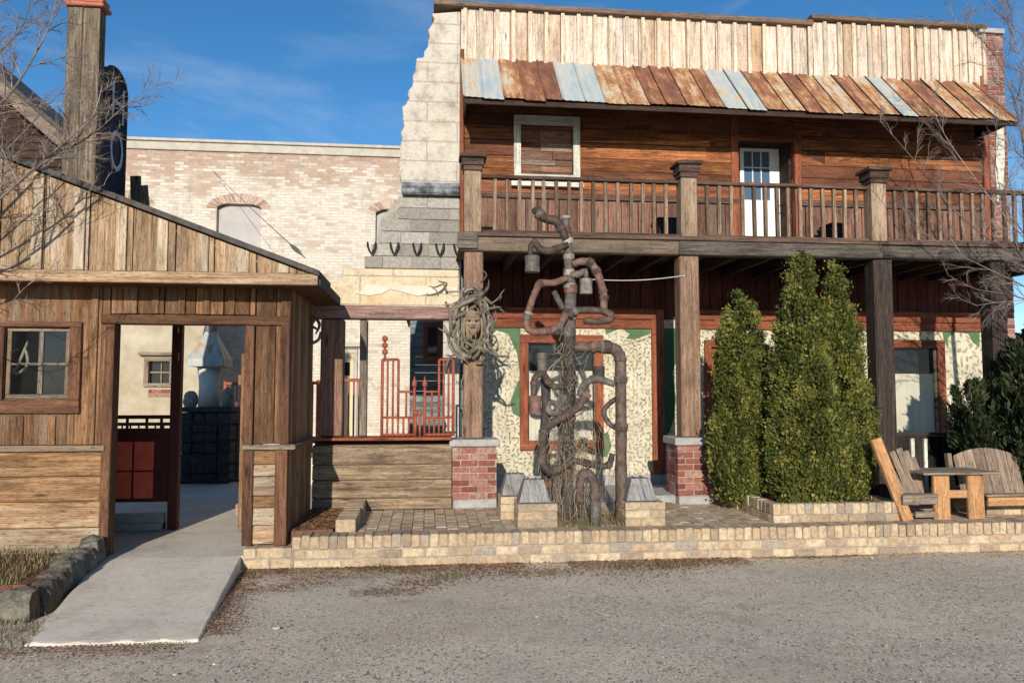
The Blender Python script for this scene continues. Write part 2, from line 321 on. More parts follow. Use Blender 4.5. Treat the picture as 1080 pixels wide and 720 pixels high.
def kerbmat():
    m, nt, b = newmat('rough old concrete kerb'); p = objn(nt)
    n = noise(nt, p, 6, 8, .72); n2 = noise(nt, p, 34, 6, .75); n3 = noise(nt, p, 2.3, 5, .6)
    col = ramp(nt, mth(nt, 'ADD', mth(nt, 'MULTIPLY', n, .6), mth(nt, 'MULTIPLY', n2, .4)), [(.36, (.10, .085, .065)), (.48, (.25, .22, .175)), (.58, (.38, .345, .285)), (.7, (.55, .51, .44))])
    col = mixc(nt, ramp(nt, n3, [(.5, 0), (.66, .7)]), col, (.15, .115, .075))
    setc(nt, b, col, .95, mth(nt, 'ADD', n, mth(nt, 'MULTIPLY', n2, .8)), 1.0, .05, .1); return m
M['kerb'] = kerbmat()
M['blackstone'] = plain('black block', (.03, .03, .032), (.07, .068, .07), 12, bstr=.8)  # near-black mottled stone
M['shingle'] = plain('dark shingle', (.05, .045, .042), (.10, .09, .082), 12)
M['footing'] = wood('grey footings', (.11, .105, .1), (.23, .22, .215), (.34, .325, .31), var=.12, knots=False, stainamt=.3)
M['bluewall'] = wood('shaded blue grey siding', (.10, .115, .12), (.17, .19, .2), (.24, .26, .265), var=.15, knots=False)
M['whitepickets'] = plain('white paint', (.74, .72, .66), (.62, .59, .53), 5)
M['wire'] = plain('wire', (.10, .095, .09), (.2, .19, .18), 20)
M['litter'] = None

def ground_mat():
    m, nt, b = newmat('gravelly asphalt'); p = objn(nt)
    vo = nd(nt, 'ShaderNodeTexVoronoi', {'Vector': p, 'Scale': 95.0}); vo2 = nd(nt, 'ShaderNodeTexVoronoi', {'Vector': p, 'Scale': 48.0})
    cs = nd(nt, 'ShaderNodeSeparateColor', {0: vo.outputs['Color']}); cs2 = nd(nt, 'ShaderNodeSeparateColor', {0: vo2.outputs['Color']})
    n = noise(nt, p, .55, 6, .6); n2 = noise(nt, p, 2.6, 6, .7); n3 = noise(nt, p, 260, 2, .5)
    col = ramp(nt, mth(nt, 'ADD', mth(nt, 'MULTIPLY', cs.outputs[0], .6), mth(nt, 'MULTIPLY', n3, .4)), [(.12, (.22, .18, .135)), (.40, (.57, .465, .345)), (.7, (.75, .625, .475)), (.93, (.9, .81, .67))])
    col = mixc(nt, ramp(nt, cs2.outputs[1], [(.93, 0), (.95, .7)]), col, (.44, .41, .37))
    col = mixc(nt, ramp(nt, cs2.outputs[2], [(.95, 0), (.97, .7)]), col, (.055, .045, .04))
    dust = ramp(nt, mth(nt, 'ADD', mth(nt, 'MULTIPLY', n, .6), mth(nt, 'MULTIPLY', n2, .4)), [(.42, 0), (.62, 1)])
    col = mixc(nt, mth(nt, 'MULTIPLY', dust, .62), col, (.66, .55, .42))
    # paler sandy wash near the ramp and kerb
    sx = nd(nt, 'ShaderNodeSeparateXYZ', {0: p})
    dx = mth(nt, 'ABSOLUTE', mth(nt, 'ADD', sx.outputs[0], .7)); dy = mth(nt, 'ABSOLUTE', mth(nt, 'SUBTRACT', sx.outputs[1], 6.5))
    rr = mth(nt, 'ADD', mth(nt, 'MULTIPLY', dx, .75), dy)
    sand = mth(nt, 'MULTIPLY', ramp(nt, mth(nt, 'ADD', mth(nt, 'MULTIPLY', rr, .5), mth(nt, 'MULTIPLY', mth(nt, 'SUBTRACT', n2, .5), 1.0)), [(.15, 1), (.7, 0)]), .65)
    col = mixc(nt, sand, col, (.64, .56, .46))
    nb = noise(nt, mapp(nt, p, (.35, 1.1, 1), (2, 6, 0)), 1.2, 6, .65)
    col = mixc(nt, ramp(nt, nb, [(.48, 0), (.66, .35)]), col, (.33, .26, .19))
    vb = nd(nt, 'ShaderNodeTexVoronoi', {'Vector': p, 'Scale': 26.0}); vc = nd(nt, 'ShaderNodeSeparateColor', {0: vb.outputs['Color']})
    col = mixc(nt, mth(nt, 'MULTIPLY', ramp(nt, vb.outputs['Distance'], [(.22, 1), (.34, 0)]), ramp(nt, vc.outputs[0], [(.86, 0), (.9, .75)])), col, (.62, .55, .46))
    col = mixc(nt, mth(nt, 'MULTIPLY', ramp(nt, vb.outputs['Distance'], [(.2, 1), (.3, 0)]), ramp(nt, vc.outputs[1], [(.88, 0), (.92, .8)])), col, (.13, .10, .08))
    mu = ramp(nt, mth(nt, 'ADD', mth(nt, 'MULTIPLY', n2, .6), mth(nt, 'MULTIPLY', n, .4)), [(.54, 0), (.66, .6)])
    col = mixc(nt, mu, col, (.26, .2, .145))
    h = mth(nt, 'ADD', mth(nt, 'MULTIPLY', cs.outputs[0], .7), mth(nt, 'ADD', n3, mth(nt, 'MULTIPLY', n2, 2.5)))
    setc(nt, b, col, .95, h, .32, .006, .15); return m
M['ground'] = ground_mat()
def ramp_conc():
    m, nt, b = newmat('brushed concrete'); p = objn(nt)
    n = noise(nt, p, 1.7, 6, .65); n2 = noise(nt, p, 18, 6, .7); n3 = noise(nt, mapp(nt, p, (4, 90, 4)), 1, 3)
    col = ramp(nt, mth(nt, 'ADD', mth(nt, 'MULTIPLY', n, .6), mth(nt, 'MULTIPLY', n2, .4)), [(.34, (.46, .40, .325)), (.5, (.64, .565, .465)), (.66, (.74, .665, .56))])
    vo = nd(nt, 'ShaderNodeTexVoronoi', {'Vector': mapp(nt, p, (1.1, 1.1, 1.1), (3.3, 0, 0)), 'Scale': 1.0}, feature='DISTANCE_TO_EDGE')
    pit = nd(nt, 'ShaderNodeTexVoronoi', {'Vector': p, 'Scale': 34.0})
    pc = nd(nt, 'ShaderNodeSeparateColor', {0: pit.outputs['Color']}).outputs[0]
    pm = mth(nt, 'MULTIPLY', ramp(nt, pit.outputs['Distance'], [(.2, 1), (.4, 0)]), ramp(nt, pc, [(.9, 0), (.93, .7)]))
    col = mixc(nt, pm, col, (.2, .18, .16))
    setc(nt, b, col, .9, mth(nt, 'ADD', mth(nt, 'ADD', n2, n), mth(nt, 'MULTIPLY', n3, .15)), .35, .008, .2); return m
M['rampc'] = ramp_conc()

def leafmat(name, stops, rough=.6, trans=0):
    m, nt, b = newmat(name); r = rnd_attr(nt)
    p = objn(nt); n = noise(nt, p, 5, 4, .6)
    col = ramp(nt, mth(nt, 'ADD', mth(nt, 'MULTIPLY', r, .6), mth(nt, 'MULTIPLY', n, .4)), stops)
    setc(nt, b, col, rough, None, spec=.25)
    return m
M['arbor'] = leafmat('arborvitae sprays', [(.15, (.014, .022, .006)), (.40, (.058, .07, .014)), (.62, (.14, .145, .03)), (.88, (.25, .21, .06))])
M['juniper'] = leafmat('juniper sprays', [(.25, (.012, .02, .008)), (.6, (.03, .042, .015)), (.9, (.07, .08, .035))])
M['deadleaf'] = leafmat('dead leaves', [(.2, (.10, .045, .025)), (.55, (.24, .12, .06)), (.85, (.40, .24, .13))], .8)
M['grass'] = leafmat('sparse grass', [(.2, (.07, .08, .03)), (.5, (.17, .14, .07)), (.9, (.34, .26, .15))], .8)
M['pebble'] = leafmat('loose gravel', [(.15, (.10, .09, .08)), (.5, (.25, .225, .2)), (.9, (.52, .48, .44))], .95)
M['paper'] = plain('white scrap', (.8, .79, .76), (.7, .69, .66), 9)

# ------------------------------------------------------------------ mesh builder
LOC = {}
class MB:
    wob = 0
    def __init__(s): s.v = []; s.f = []; s.uv = []; s.r = []; s.mi = []
    def add(s, verts, faces, uvs, rnd=None, mi=0):
        o = len(s.v); s.v += [tuple(x) for x in verts]
        rnd = random.random() if rnd is None else rnd
        for f, u in zip(faces, uvs):
            s.f.append([o+i for i in f]); s.uv += u; s.r.append(rnd); s.mi.append(mi)
    def box(s, x0, x1, y0, y1, z0, z1, rnd=None, grain=None, jit=0, mi=0, mat=None):
        d = (x1-x0, y1-y0, z1-z0)
        if grain is None: grain = max(range(3), key=lambda i: d[i])
        c = [(x, y, z) for x in (x0, x1) for y in (y0, y1) for z in (z0, z1)]
        if jit: c = [tuple(k+random.uniform(-jit, jit) for k in p) for p in c]
        rnd = random.random() if rnd is None else rnd
        ou, ov = random.uniform(0, 50), random.uniform(0, 50)
        F = [((0, 1, 3, 2), 0), ((4, 6, 7, 5), 0), ((0, 4, 5, 1), 1), ((2, 3, 7, 6), 1), ((0, 2, 6, 4), 2), ((1, 5, 7, 3), 2)]
        fs, us = [], []
        for f, ax in F:
            oth = [i for i in range(3) if i != ax]
            if grain in oth: ua = grain; va = [i for i in oth if i != grain][0]
            else: ua, va = oth
            fs.append(f); us.append([(c[i][ua]+ou, c[i][va]+ov+ax*.37) for i in f])
        if mat is not None: c = [tuple(mat @ Vector(p)) for p in c]
        s.add(c, fs, us, rnd, mi)
    def prism(s, pts, y0, y1, rnd=None, axis='y', mi=0, vert=False):
        # 2-D outline (x,z) extruded along y  (or (y,z) along x, or (x,y) along z)
        n = len(pts)
        def mk(a, b, t): return (a, t, b) if axis == 'y' else ((t, a, b) if axis == 'x' else (a, b, t))
        v = [mk(a, b, y0) for a, b in pts]+[mk(a, b, y1) for a, b in pts]
        ou, ov = random.uniform(0, 50), random.uniform(0, 50)
        uvf = (lambda p: (p[1]+ou, p[0]+ov)) if vert else (lambda p: (p[0]+ou, p[1]+ov))
        fs = [tuple(range(n)), tuple(range(2*n-1, n-1, -1))]
        us = [[uvf(pts[i]) for i in range(n)], [uvf(pts[i-n]) for i in range(2*n-1, n-1, -1)]]
        cum = 0
        for i in range(n):
            j = (i+1) % n; c2 = cum+math.hypot(pts[j][0]-pts[i][0], pts[j][1]-pts[i][1])
            if axis == 'x': q4 = [(ou, ov+cum), (ou+y1-y0, ov+cum), (ou+y1-y0, ov+c2), (ou, ov+c2)]
            else: q4 = [(ou+cum, ov), (ou+cum, ov+y1-y0), (ou+c2, ov+y1-y0), (ou+c2, ov)]
            fs.append((i, i+n, j+n, j)); us.append(q4); cum = c2
        s.add(v, fs, us, rnd, mi)
    def quad(s, a, b, c, d, rnd=None, mi=0):
        L = (Vector(b)-Vector(a)).length; H = (Vector(d)-Vector(a)).length
        ou, ov = random.uniform(0, 50), random.uniform(0, 50)
        s.add([a, b, c, d], [(0, 1, 2, 3)], [[(ou, ov), (ou+L, ov), (ou+L, ov+H), (ou, ov+H)]], rnd, mi)
    def tube(s, pts, rad, seg=8, rnd=None, smooth=0, caps=True, mi=0):
        pts = [Vector(p) for p in pts]
        if not isinstance(rad, (list, tuple)): rad = [rad]*len(pts)
        if smooth and len(pts) > 2:
            np_, nr = [], []
            for i in range(len(pts)-1):
                p0 = pts[max(i-1, 0)]; p1 = pts[i]; p2 = pts[i+1]; p3 = pts[min(i+2, len(pts)-1)]
                for k in range(smooth):
                    t = k/smooth
                    np_.append(.5*((2*p1)+(p2-p0)*t+(2*p0-5*p1+4*p2-p3)*t*t+(3*p1-p0-3*p2+p3)*t**3)); nr.append(rad[i]*(1-t)+rad[i+1]*t)
            np_.append(pts[-1]); nr.append(rad[-1]); pts, rad = np_, nr
        if s.wob: rad = [x*(1+random.uniform(-s.wob, s.wob)) for x in rad]
        rnd = random.random() if rnd is None else rnd
        ou, ov = random.uniform(0, 50), random.uniform(0, 50)
        n = len(pts); tg = []
        for i in range(n):
            t = pts[min(i+1, n-1)]-pts[max(i-1, 0)]
            tg.append(t.normalized() if t.length > 1e-9 else Vector((0, 0, 1)))
        a = tg[0].orthogonal().normalized(); v, L = [], 0; ls = []
        for i in range(n):
            if i: L += (pts[i]-pts[i-1]).length
            ls.append(L)
            a = (a-tg[i]*a.dot(tg[i])); a = a.normalized() if a.length > 1e-6 else tg[i].orthogonal().normalized()
            b = tg[i].cross(a)
            for k in range(seg):
                th = 2*math.pi*k/seg
                v.append(pts[i]+(a*math.cos(th)+b*math.sin(th))*rad[i])
        fs, us = [], []
        for i in range(n-1):
            for k in range(seg):
                k2 = (k+1) % seg; w_ = 2*math.pi*max(rad[i], .004)/seg
                fs.append((i*seg+k, i*seg+k2, (i+1)*seg+k2, (i+1)*seg+k))
                us.append([(ou+ls[i], ov+k*w_), (ou+ls[i], ov+(k+1)*w_), (ou+ls[i+1], ov+(k+1)*w_), (ou+ls[i+1], ov+k*w_)])
        if caps:
            fs.append(tuple(range(seg-1, -1, -1))); us.append([(ou, ov)]*seg)
            fs.append(tuple((n-1)*seg+k for k in range(seg))); us.append([(ou, ov)]*seg)
        s.add(v, fs, us, rnd, mi)
    def lathe(s, c, prof, seg=16, rnd=None, mi=0):
        s.tube([(c[0], c[1], c[2]+z) for r, z in prof], [r for r, z in prof], seg, rnd, 0, True, mi)
    def ell(s, c, r, seg=10, rings=7, rnd=None, jit=0, mi=0, mat=None):
        v = []; fs = []; us = []; c = Vector(c)
        rnd = random.random() if rnd is None else rnd
        for i in range(rings+1):
            ph = math.pi*i/rings
            for k in range(seg):
                th = 2*math.pi*k/seg; q = 1+(random.uniform(-jit, jit) if 0 < i < rings else 0)
                p = Vector((math.sin(ph)*math.cos(th)*r[0]*q, math.sin(ph)*math.sin(th)*r[1]*q, math.cos(ph)*r[2]*q))
                if mat is not None: p = mat @ p
                v.append(c+p)
        for i in range(rings):
            for k in range(seg):
                k2 = (k+1) % seg; f = (i*seg+k, (i+1)*seg+k, (i+1)*seg+k2, i*seg+k2)
                fs.append(f); us.append([(v[j][0]+v[j][1], v[j][2]) for j in f])
        s.add(v, fs, us, rnd, mi)
    def build(s, name, mats, parent=None, loc=None, bevel=0, smooth=False):
        off = Vector(LOC[parent]) if parent is not None else Vector(loc or (0, 0, 0))
        me = bpy.data.meshes.new(name)
        va = np.array(s.v, dtype=np.float64)-np.array(off)
        me.from_pydata(va.tolist(), [], s.f)
        for m in (mats if isinstance(mats, (list, tuple)) else [mats]): me.materials.append(m)
        me.uv_layers.new(name='UVMap').data.foreach_set('uv', np.array(s.uv, dtype=np.float32).ravel())
        me.attributes.new('rnd', 'FLOAT', 'FACE').data.foreach_set('value', np.array(s.r, dtype=np.float32))
        me.polygons.foreach_set('material_index', np.array(s.mi, dtype=np.int32))
        if smooth: me.polygons.foreach_set('use_smooth', np.ones(len(me.polygons), dtype=bool))
        me.update()
        o = bpy.data.objects.new(name, me); COL.objects.link(o)
        if parent is not None: o.parent = parent
        else: o.location = off
        LOC[o] = tuple(off)
        if bevel:
            bm = o.modifiers.new('edge wear', 'BEVEL'); bm.width = bevel; bm.segments = 1; bm.limit_method = 'ANGLE'; bm.angle_limit = RAD(40)
        return o
def thing(name, label, cat, loc=(0, 0, 0), group=None):
    o = bpy.data.objects.new(name, None); COL.objects.link(o); o.location = loc; LOC[o] = tuple(loc)
    o.empty_display_size = .2; o['label'] = label; o['category'] = cat
    if group: o['group'] = group
    return o
def tag(o, label, cat, group=None):
    o['label'] = label; o['category'] = cat
    if group: o['group'] = group
    return o
def kind(o, k='structure'): o['kind'] = k; return o
R = random.uniform

def boards_v(mb, x0, x1, y0, y1, z0, z1f, wd, gap=.006, jw=.2, ztop=None):
    x = x0
    while x < x1-.02:
        w_ = min(wd*(1+R(-jw, jw)), x1-x)
        if x1-(x+w_) < .05: w_ = x1-x
        xa, xb = x+gap/2+R(0, .003), x+w_-gap/2-R(0, .003)
        if callable(z1f): mb.prism([(xa, z0), (xb, z0), (xb, z1f(xb)), (xa, z1f(xa))], y0+R(-.004, .004), y1, vert=True)
        else: mb.box(xa, xb, y0+R(-.006, .006), y1, z0, z1f+R(-.006, .004), grain=2, jit=.003)
        x += w_
def boards_h(mb, x0, x1, y0, y1, z0, z1, hd, gap=.006, jw=.2, segs=0, tilt=0, rfun=None):
    z = z0
    while z < z1-.02:
        h = min(hd*(1+R(-jw, jw)), z1-z)
        if z1-(z+h) < .05: h = z1-z
        cuts = [x0]+sorted(R(x0+.4, x1-.4) for _ in range(segs))+[x1] if segs and x1-x0 > 1.2 else [x0, x1]
        for a, b in zip(cuts[:-1], cuts[1:]):
            if b-a < .02: continue
            yo = R(-.006, .006); rr = random.random() if rfun is None else rfun()
            if tilt: mb.prism([(y0+yo-tilt, z+gap/2), (y1, z+gap/2), (y1, z+h-gap/2), (y0+yo, z+h-gap/2)], a+.002, b-.002, axis='x', rnd=rr)
            else: mb.box(a+.002, b-.002, y0+yo, y1, z+gap/2, z+h-gap/2, grain=0, rnd=rr, jit=.003)
        z += h
def holes_split(x0, x1, z0, z1, holes):
    xs = sorted({x0, x1, *[h[0] for h in holes], *[h[1] for h in holes]}); out = []
    for a, b in zip(xs[:-1], xs[1:]):
        zs = [(z0, z1)]
        for h in holes:
            if h[0] <= a+1e-6 and h[1] >= b-1e-6:
                nz = []
                for p, q in zs:
                    if h[2] > p: nz.append((p, min(q, h[2])))
                    if h[3] < q: nz.append((max(p, h[3]), q))
                zs = nz
        out += [(a, b, p, q) for p, q in zs if q-p > .005]
    return out
def bricks_face(mb, x0, x1, y0, z0, courses, bh=.075, bl=.2, depth=.09, gap=.01, jit=.003, start=0):
    for i in range(courses):
        x = x0-(bl*.5 if (i+start) % 2 else 0); z = z0+i*bh
        while x < x1-.005:
            a, b = max(x, x0), min(x+bl-gap, x1)
            if b-a > .02: mb.box(a, b, y0+R(-jit, jit), y0+depth, z+gap*.4, z+bh-gap*.6, jit=jit*.6)
            x += bl
def frame(mb, x0, x1, y0, y1, z0, z1, wd, wb=None, wt=None, jit=.002):
    wb = wb or wd; wt = wt or wd
    mb.box(x0, x0+wd, y0, y1, z0+wb, z1-wt, grain=2, jit=jit); mb.box(x1-wd, x1, y0, y1, z0+wb, z1-wt, grain=2, jit=jit)
    mb.box(x0, x1, y0-.003, y1, z1-wt, z1, grain=0, jit=jit); mb.box(x0, x1, y0-.003, y1, z0, z0+wb, grain=0, jit=jit)

# ================================================================== SETTING
# ground sheet
def ground():
    xs = np.unique(np.concatenate([[-400, -150, -60, -25], np.linspace(-12, 14, 131), [25, 60, 150, 400]]))
    ys = np.unique(np.concatenate([[-300, -80, -25, -8], np.linspace(0, 9, 61), [12, 20, 60, 200, 500]]))
    mb = MB(); v = []
    ph = rng.uniform(0, 6, 8)
    for y in ys:
        for x in xs:
            z = 0
            if -12 <= x <= 14 and 0 <= y <= 9:
                z = .010*math.sin(1.7*x+ph[0])*math.sin(2.1*y+ph[1])+.006*math.sin(4.3*x+ph[2]+1.3*y)*math.sin(5.1*y+ph[3])
                if y > 6.2: z += .018*min(1, (y-6.2)/.9)*(.5+.5*math.sin(2.9*x+ph[4]))
                z -= .012
            elif y > 9: z = -.012
            v.append((x, y, z))
    nx = len(xs); f, u = [], []
    for j in range(len(ys)-1):
        for i in range(nx-1):
            q = (j*nx+i, j*nx+i+1, (j+1)*nx+i+1, (j+1)*nx+i); f.append(q); u.append([(v[k][0], v[k][1]) for k in q])
    mb.add(v, f, u, .5)
    return kind(mb.build('ground', M['ground'], smooth=True))
ground()
FL = .13   # shed floor and courtyard level
PT = .27   # patio level
mb = MB()  # ramp, a slab with worn irregular edges
ni, nj = 20, 60; V = []
for j in range(nj+1):
    t_ = j/nj; l_, r_ = Vector((-2.52, 5.28, .007)).lerp(Vector((-2.85, 7.2, FL)), t_), Vector((-1.45, 5.24, .007)).lerp(Vector((-1.64, 7.2, FL)), t_)
    for i in range(ni+1):
        p = l_.lerp(r_, i/ni); e_ = (i in (0, ni)) or j == 0
        p += Vector(((.002*math.sin(j*.37)+R(-.002, .002)) if i in (0, ni) else 0, (.012*math.sin(i*1.3)+R(-.01, .01)) if j == 0 else 0, -(.004 if e_ else 0))); V.append(p)
top = [(j*(ni+1)+i, j*(ni+1)+i+1, (j+1)*(ni+1)+i+1, (j+1)*(ni+1)+i) for j in range(nj) for i in range(ni)]
rim = [i for i in range(ni+1)]+[j*(ni+1)+ni for j in range(1, nj+1)]+[nj*(ni+1)+i for i in range(ni-1, -1, -1)]+[j*(ni+1) for j in range(nj-1, 0, -1)]
base = len(V); V += [Vector((V[k].x, V[k].y, -.12)) for k in rim]; m_ = len(rim)
sides = [(rim[k], base+k, base+(k+1) % m_, rim[(k+1) % m_]) for k in range(m_)]
fs = top+sides; mb.add(V, fs, [[(V[k].x, V[k].y) for k in f] for f in fs])
kind(mb.build('ramp', M['rampc'], bevel=.008))
mb = MB(); mb.box(-8.2, -1.28, 7.203, 12.5, -.1, FL-.004); kind(mb.build('entrance_floor', M['rampc']))
mb = MB(); mb.box(-14, 0.45, 12.505, 21, -.1, .1); mb.box(-1.275, .45, 9.06, 12.5, -.1, .1); kind(mb.build('courtyard_ground', M['ground']))
mb = MB()  # patio of brick pavers on a bed
mb.box(-1.26, 8.9, 7.42, 9.0, -.1, PT-.03, mi=1)
x = -1.25; col_ = 0
while x < 8.85:
    y = 7.44-(.11 if col_ % 2 else 0)
    while y < 8.97:
        y0 = max(y, 7.425); y1 = min(y+.213, 8.99)
        if y1-y0 > .02: mb.box(x, x+.105, y0, y1, PT-.06, PT+R(-.002, .002), jit=.0015)
        y += .22
    x += .112; col_ += 1
kind(mb.build('patio', [M['paver'], M['mortar']]))
mb = MB(); mb.box(.45, 8.9, 9.0, 10.72, -.1, PT+.012); mb.box(2.6, 3.05, 8.95, 9.6, PT+.01, PT+.09, jit=.02)
kind(mb.build('porch_floor', M['concrete'], bevel=.01))
mb = MB(); mb.box(-8.5, -2.86, 6.0, 7.2, -.1, .2, jit=.01); mb.box(-8.5, -3.0, 5.86, 6.0, -.1, .16); kind(mb.build('earth_bed', M['soil'], bevel=.03))
mb = MB(); mb.box(-1.26, -.86, 7.42, 8.8, .2, PT+.03, jit=.01)
kind(mb.build('mulch_bed', M['soil']))

# ================================================================== GARDEN WALL
gw = thing('garden_wall', 'low yellow brick edging wall with upright top course along the gravel lot', 'wall', (2.5, 7.3, 0))
mb = MB()
bricks_face(mb, -1.18, 8.9, 7.2, -.005, 2, bh=.085, bl=.215, depth=.19, jit=.005)
bricks_face(mb, -1.62, -1.2, 7.18, .0, 2, bh=.1, bl=.24, depth=.2, jit=.005)
x = -1.2
while x < 8.9:                                     # rowlock top course
    wd = .083+R(-.006, .006)
    mb.box(x, x+wd-.009, 7.19+R(-.007, .007), 7.41+R(-.006, .006), .172, .288+R(-.006, .006), jit=.004)
    x += wd
mb.build('brick_courses', M['yellowbrick'], gw, bevel=.007)
mb = MB(); mb.box(-1.61, -1.19, 7.19, 7.38, 0, .19); mb.box(-1.19, 8.9, 7.208, 7.40, 0, .275); mb.build('mortar_core', M['mortar'], gw)

# short planter wall beside the shed
pw = thing('planter_wall', 'short dark-mortared brick planter wall running back beside the mulch bed', 'wall', (-.76, 8, PT))
mb = MB(); y = 7.42
while y < 8.74:
    mb.box(-.84+R(-.005, .005), -.66+R(-.005, .005), y, y+.09, PT, PT+.13+R(-.004, .004), jit=.004); y += .098
mb.build('brick_courses', M['yellowbrick'], pw, bevel=.006)
mb = MB(); mb.box(-.82, -.68, 7.43, 8.74, PT, PT+.115); mb.build('mortar_core', M['mortar'], pw)

# planters for the conifers
def planter(name, label, x0, x1, y0, y1, h=.19):
    t = thing(name, label, 'planter', ((x0+x1)/2, (y0+y1)/2, PT)); mb = MB()
    def side(ax, fixed, lo, hi, sgn):
        for lvl in (0, 1):
            p = lo; L = .2 if lvl == 0 else .085; z0 = PT if lvl == 0 else PT+.08; z1 = PT+.073 if lvl == 0 else PT+h
            while p < hi-.03:
                q = min(p+L-.009, hi); d0, d1 = sorted((fixed+R(-.004, .004), fixed+sgn*.1))
                if ax == 'x': mb.box(p, q, d0, d1, z0, z1+R(-.004, .004), jit=.003)
                else: mb.box(d0, d1, p, q, z0, z1+R(-.004, .004), jit=.003)
                p += L
    side('x', y0, x0, x1, 1); side('y', x0, y0+.1, y1, 1); side('y', x1, y0+.1, y1, -1); side('x', y1, x0+.1, x1-.1, -1)
    mb.build('brick_courses', M['yellowbrick'], t, bevel=.006)
    mb = MB()
    for b in ((x0+.012, x1-.012, y0+.012, y0+.09), (x0+.012, x0+.09, y0+.09, y1-.012), (x1-.09, x1-.012, y0+.09, y1-.012), (x0+.09, x1-.09, y1-.09, y1-.012)): mb.box(*b, PT, PT+h-.015)
    mb.build('mortar_core', M['mortar'], t)
    mb = MB(); mb.box(x0+.09, x1-.09, y0+.09, y1-.09, PT, PT+h-.04); mb.build('soil', M['soil'], t)
    return t
planter('brick_planter', 'yellow brick planter under the tall green arborvitae trees', 3.48, 4.9, 7.5, 8.86)
planter('brick_planter', 'yellow brick planter at the right edge behind the wide chair back', 5.98, 8.6, 7.72, 8.7)

# ================================================================== SALOON BUILDING
WY = 10.7
def XW(px): return PX(px, WY)
def XU(px, py=200): return P(px, py, WY).x
def ZW(px, py): return P(px, py, WY).z
saloon = thing('saloon_building', 'two storey old west wooden saloon with rusted awning, balcony and cream mural wall', 'building', (4.5, 10.7, 0))
XL, XR = XW(488), 8.42
# --- lower wall with mural; windows are real openings
win1 = (XW(557), XW(627), ZW(590, 465), ZW(590, 362)); win2 = (XW(941), XW(988), ZW(960, 462), ZW(960, 367)); dr2 = (XW(750), XW(782), ZW(760, 500), ZW(760, 366))
mb = MB()
for a, b, p, q in holes_split(XL, XR, PT+.15, 2.62, [win1, win2, dr2]): mb.box(a, b, WY, WY+.2, p, q)
mb.build('mural_wall', M['mural'], saloon)
mb = MB(); mb.box(XL, XR, WY-.03, WY+.2, PT, PT+.15, jit=.004); mb.build('wall_base', M['concrete'], saloon)
mb = MB(); boards_v(mb, XL, XR, WY, WY+.15, 2.63, 3.42, .16); mb.build('upper_boarding', M['redboard'], saloon, bevel=.004)
def patch(pts, name='painted_patch', m='green', y=WY):
    mb = MB(); mb.prism([(P(a, b, WY).x, P(a, b, WY).z) for a, b in pts], y-.004, y-.0005); mb.build(name, M[m], saloon)
patch([(516, 346), (549, 346), (549, 440), (541, 436), (538, 424), (545, 405), (549, 398), (545, 372), (536, 352), (524, 348), (516, 356)])
patch([(655, 346), (686, 346), (686, 352), (668, 358), (660, 357), (664, 352)])
patch([(638, 346), (655, 346), (645, 350), (639, 353)])
patch([(627, 462), (641, 455), (645, 470), (640, 482), (620, 478), (612, 474), (627, 474)])
patch([(700, 346), (712, 346), (714, 380), (709, 392), (713, 420), (711, 440), (706, 455), (700, 462)], m='shadegreen')  # darkened green stands in for the post's shadow on the wall
patch([(993, 347), (1033, 347), (1033, 366), (1026, 361), (1021, 352), (1006, 350), (1000, 356), (1000, 368), (996, 360)])
# trim around the mural
mb = MB()
zt0, zt1 = ZW(600, 346), ZW(600, 325)
mb.box(XW(518), XW(690), WY-.06, WY, zt0+.13, zt1, grain=0); mb.box(XW(518), XW(688), WY-.035, WY, zt0, zt0+.127, grain=0)
mb.box(XW(687), XW(700), WY-.05, WY, PT+.16, zt1-.01, grain=2)
mb.box(XW(716), XR-.1, WY-.06, WY, zt0+.13, zt1, grain=0); mb.box(XW(716), XR-.1, WY-.035, WY, zt0, zt0+.127, grain=0)
mb.build('wall_trim', M['redtrim'], saloon, bevel=.006)
def ground_window(h, blindtop, fw=.12):
    mb = MB(); frame(mb, h[0]-fw, h[1]+fw, WY-.05, WY-.002, h[2]-fw, h[3]+fw, fw)
    fr = mb.build('window', M['redtrim'], saloon, bevel=.006)
    mb = MB(); mb.box(h[0]+.003, h[1]-.003, WY+.06, WY+.07, h[2]+.003, h[3]-.003); mb.build('pane', M['glass'], fr)
    mb = MB(); zt = blindtop; n = 18
    pts = []
    for i in range(n+1):
        x = h[0]+.02+(h[1]-h[0]-.04)*i/n; pts.append((x, WY+.045+.006*math.sin(i*1.9)+.003*math.sin(i*.7)))
    for a, b in zip(pts[:-1], pts[1:]): mb.quad((a[0], a[1], h[2]+.01), (b[0], b[1], h[2]+.01), (b[0], b[1], zt), (a[0], a[1], zt), .5)
    mb.build('blind', M['blind'], fr)
ground_window(win1, ZW(590, 391)); ground_window(win2, ZW(960, 394))
mb = MB(); boards_v(mb, dr2[0], dr2[1], WY+.04, WY+.08, dr2[2], dr2[3], .13); frame(mb, dr2[0]-.1, dr2[1]+.1, WY-.04, WY-.002, dr2[2]-.1, dr2[3]+.1, .1)
d = mb.build('plank_door', M['redtrim'], saloon, bevel=.005)
mb = MB(); mb.tube([(dr2[0]+.05, WY+.0, 1.5), (dr2[0]+.16, WY-.02, 1.46), (dr2[0]+.3, WY, 1.44)], .018, 6); mb.build('handle', M['iron'], d)

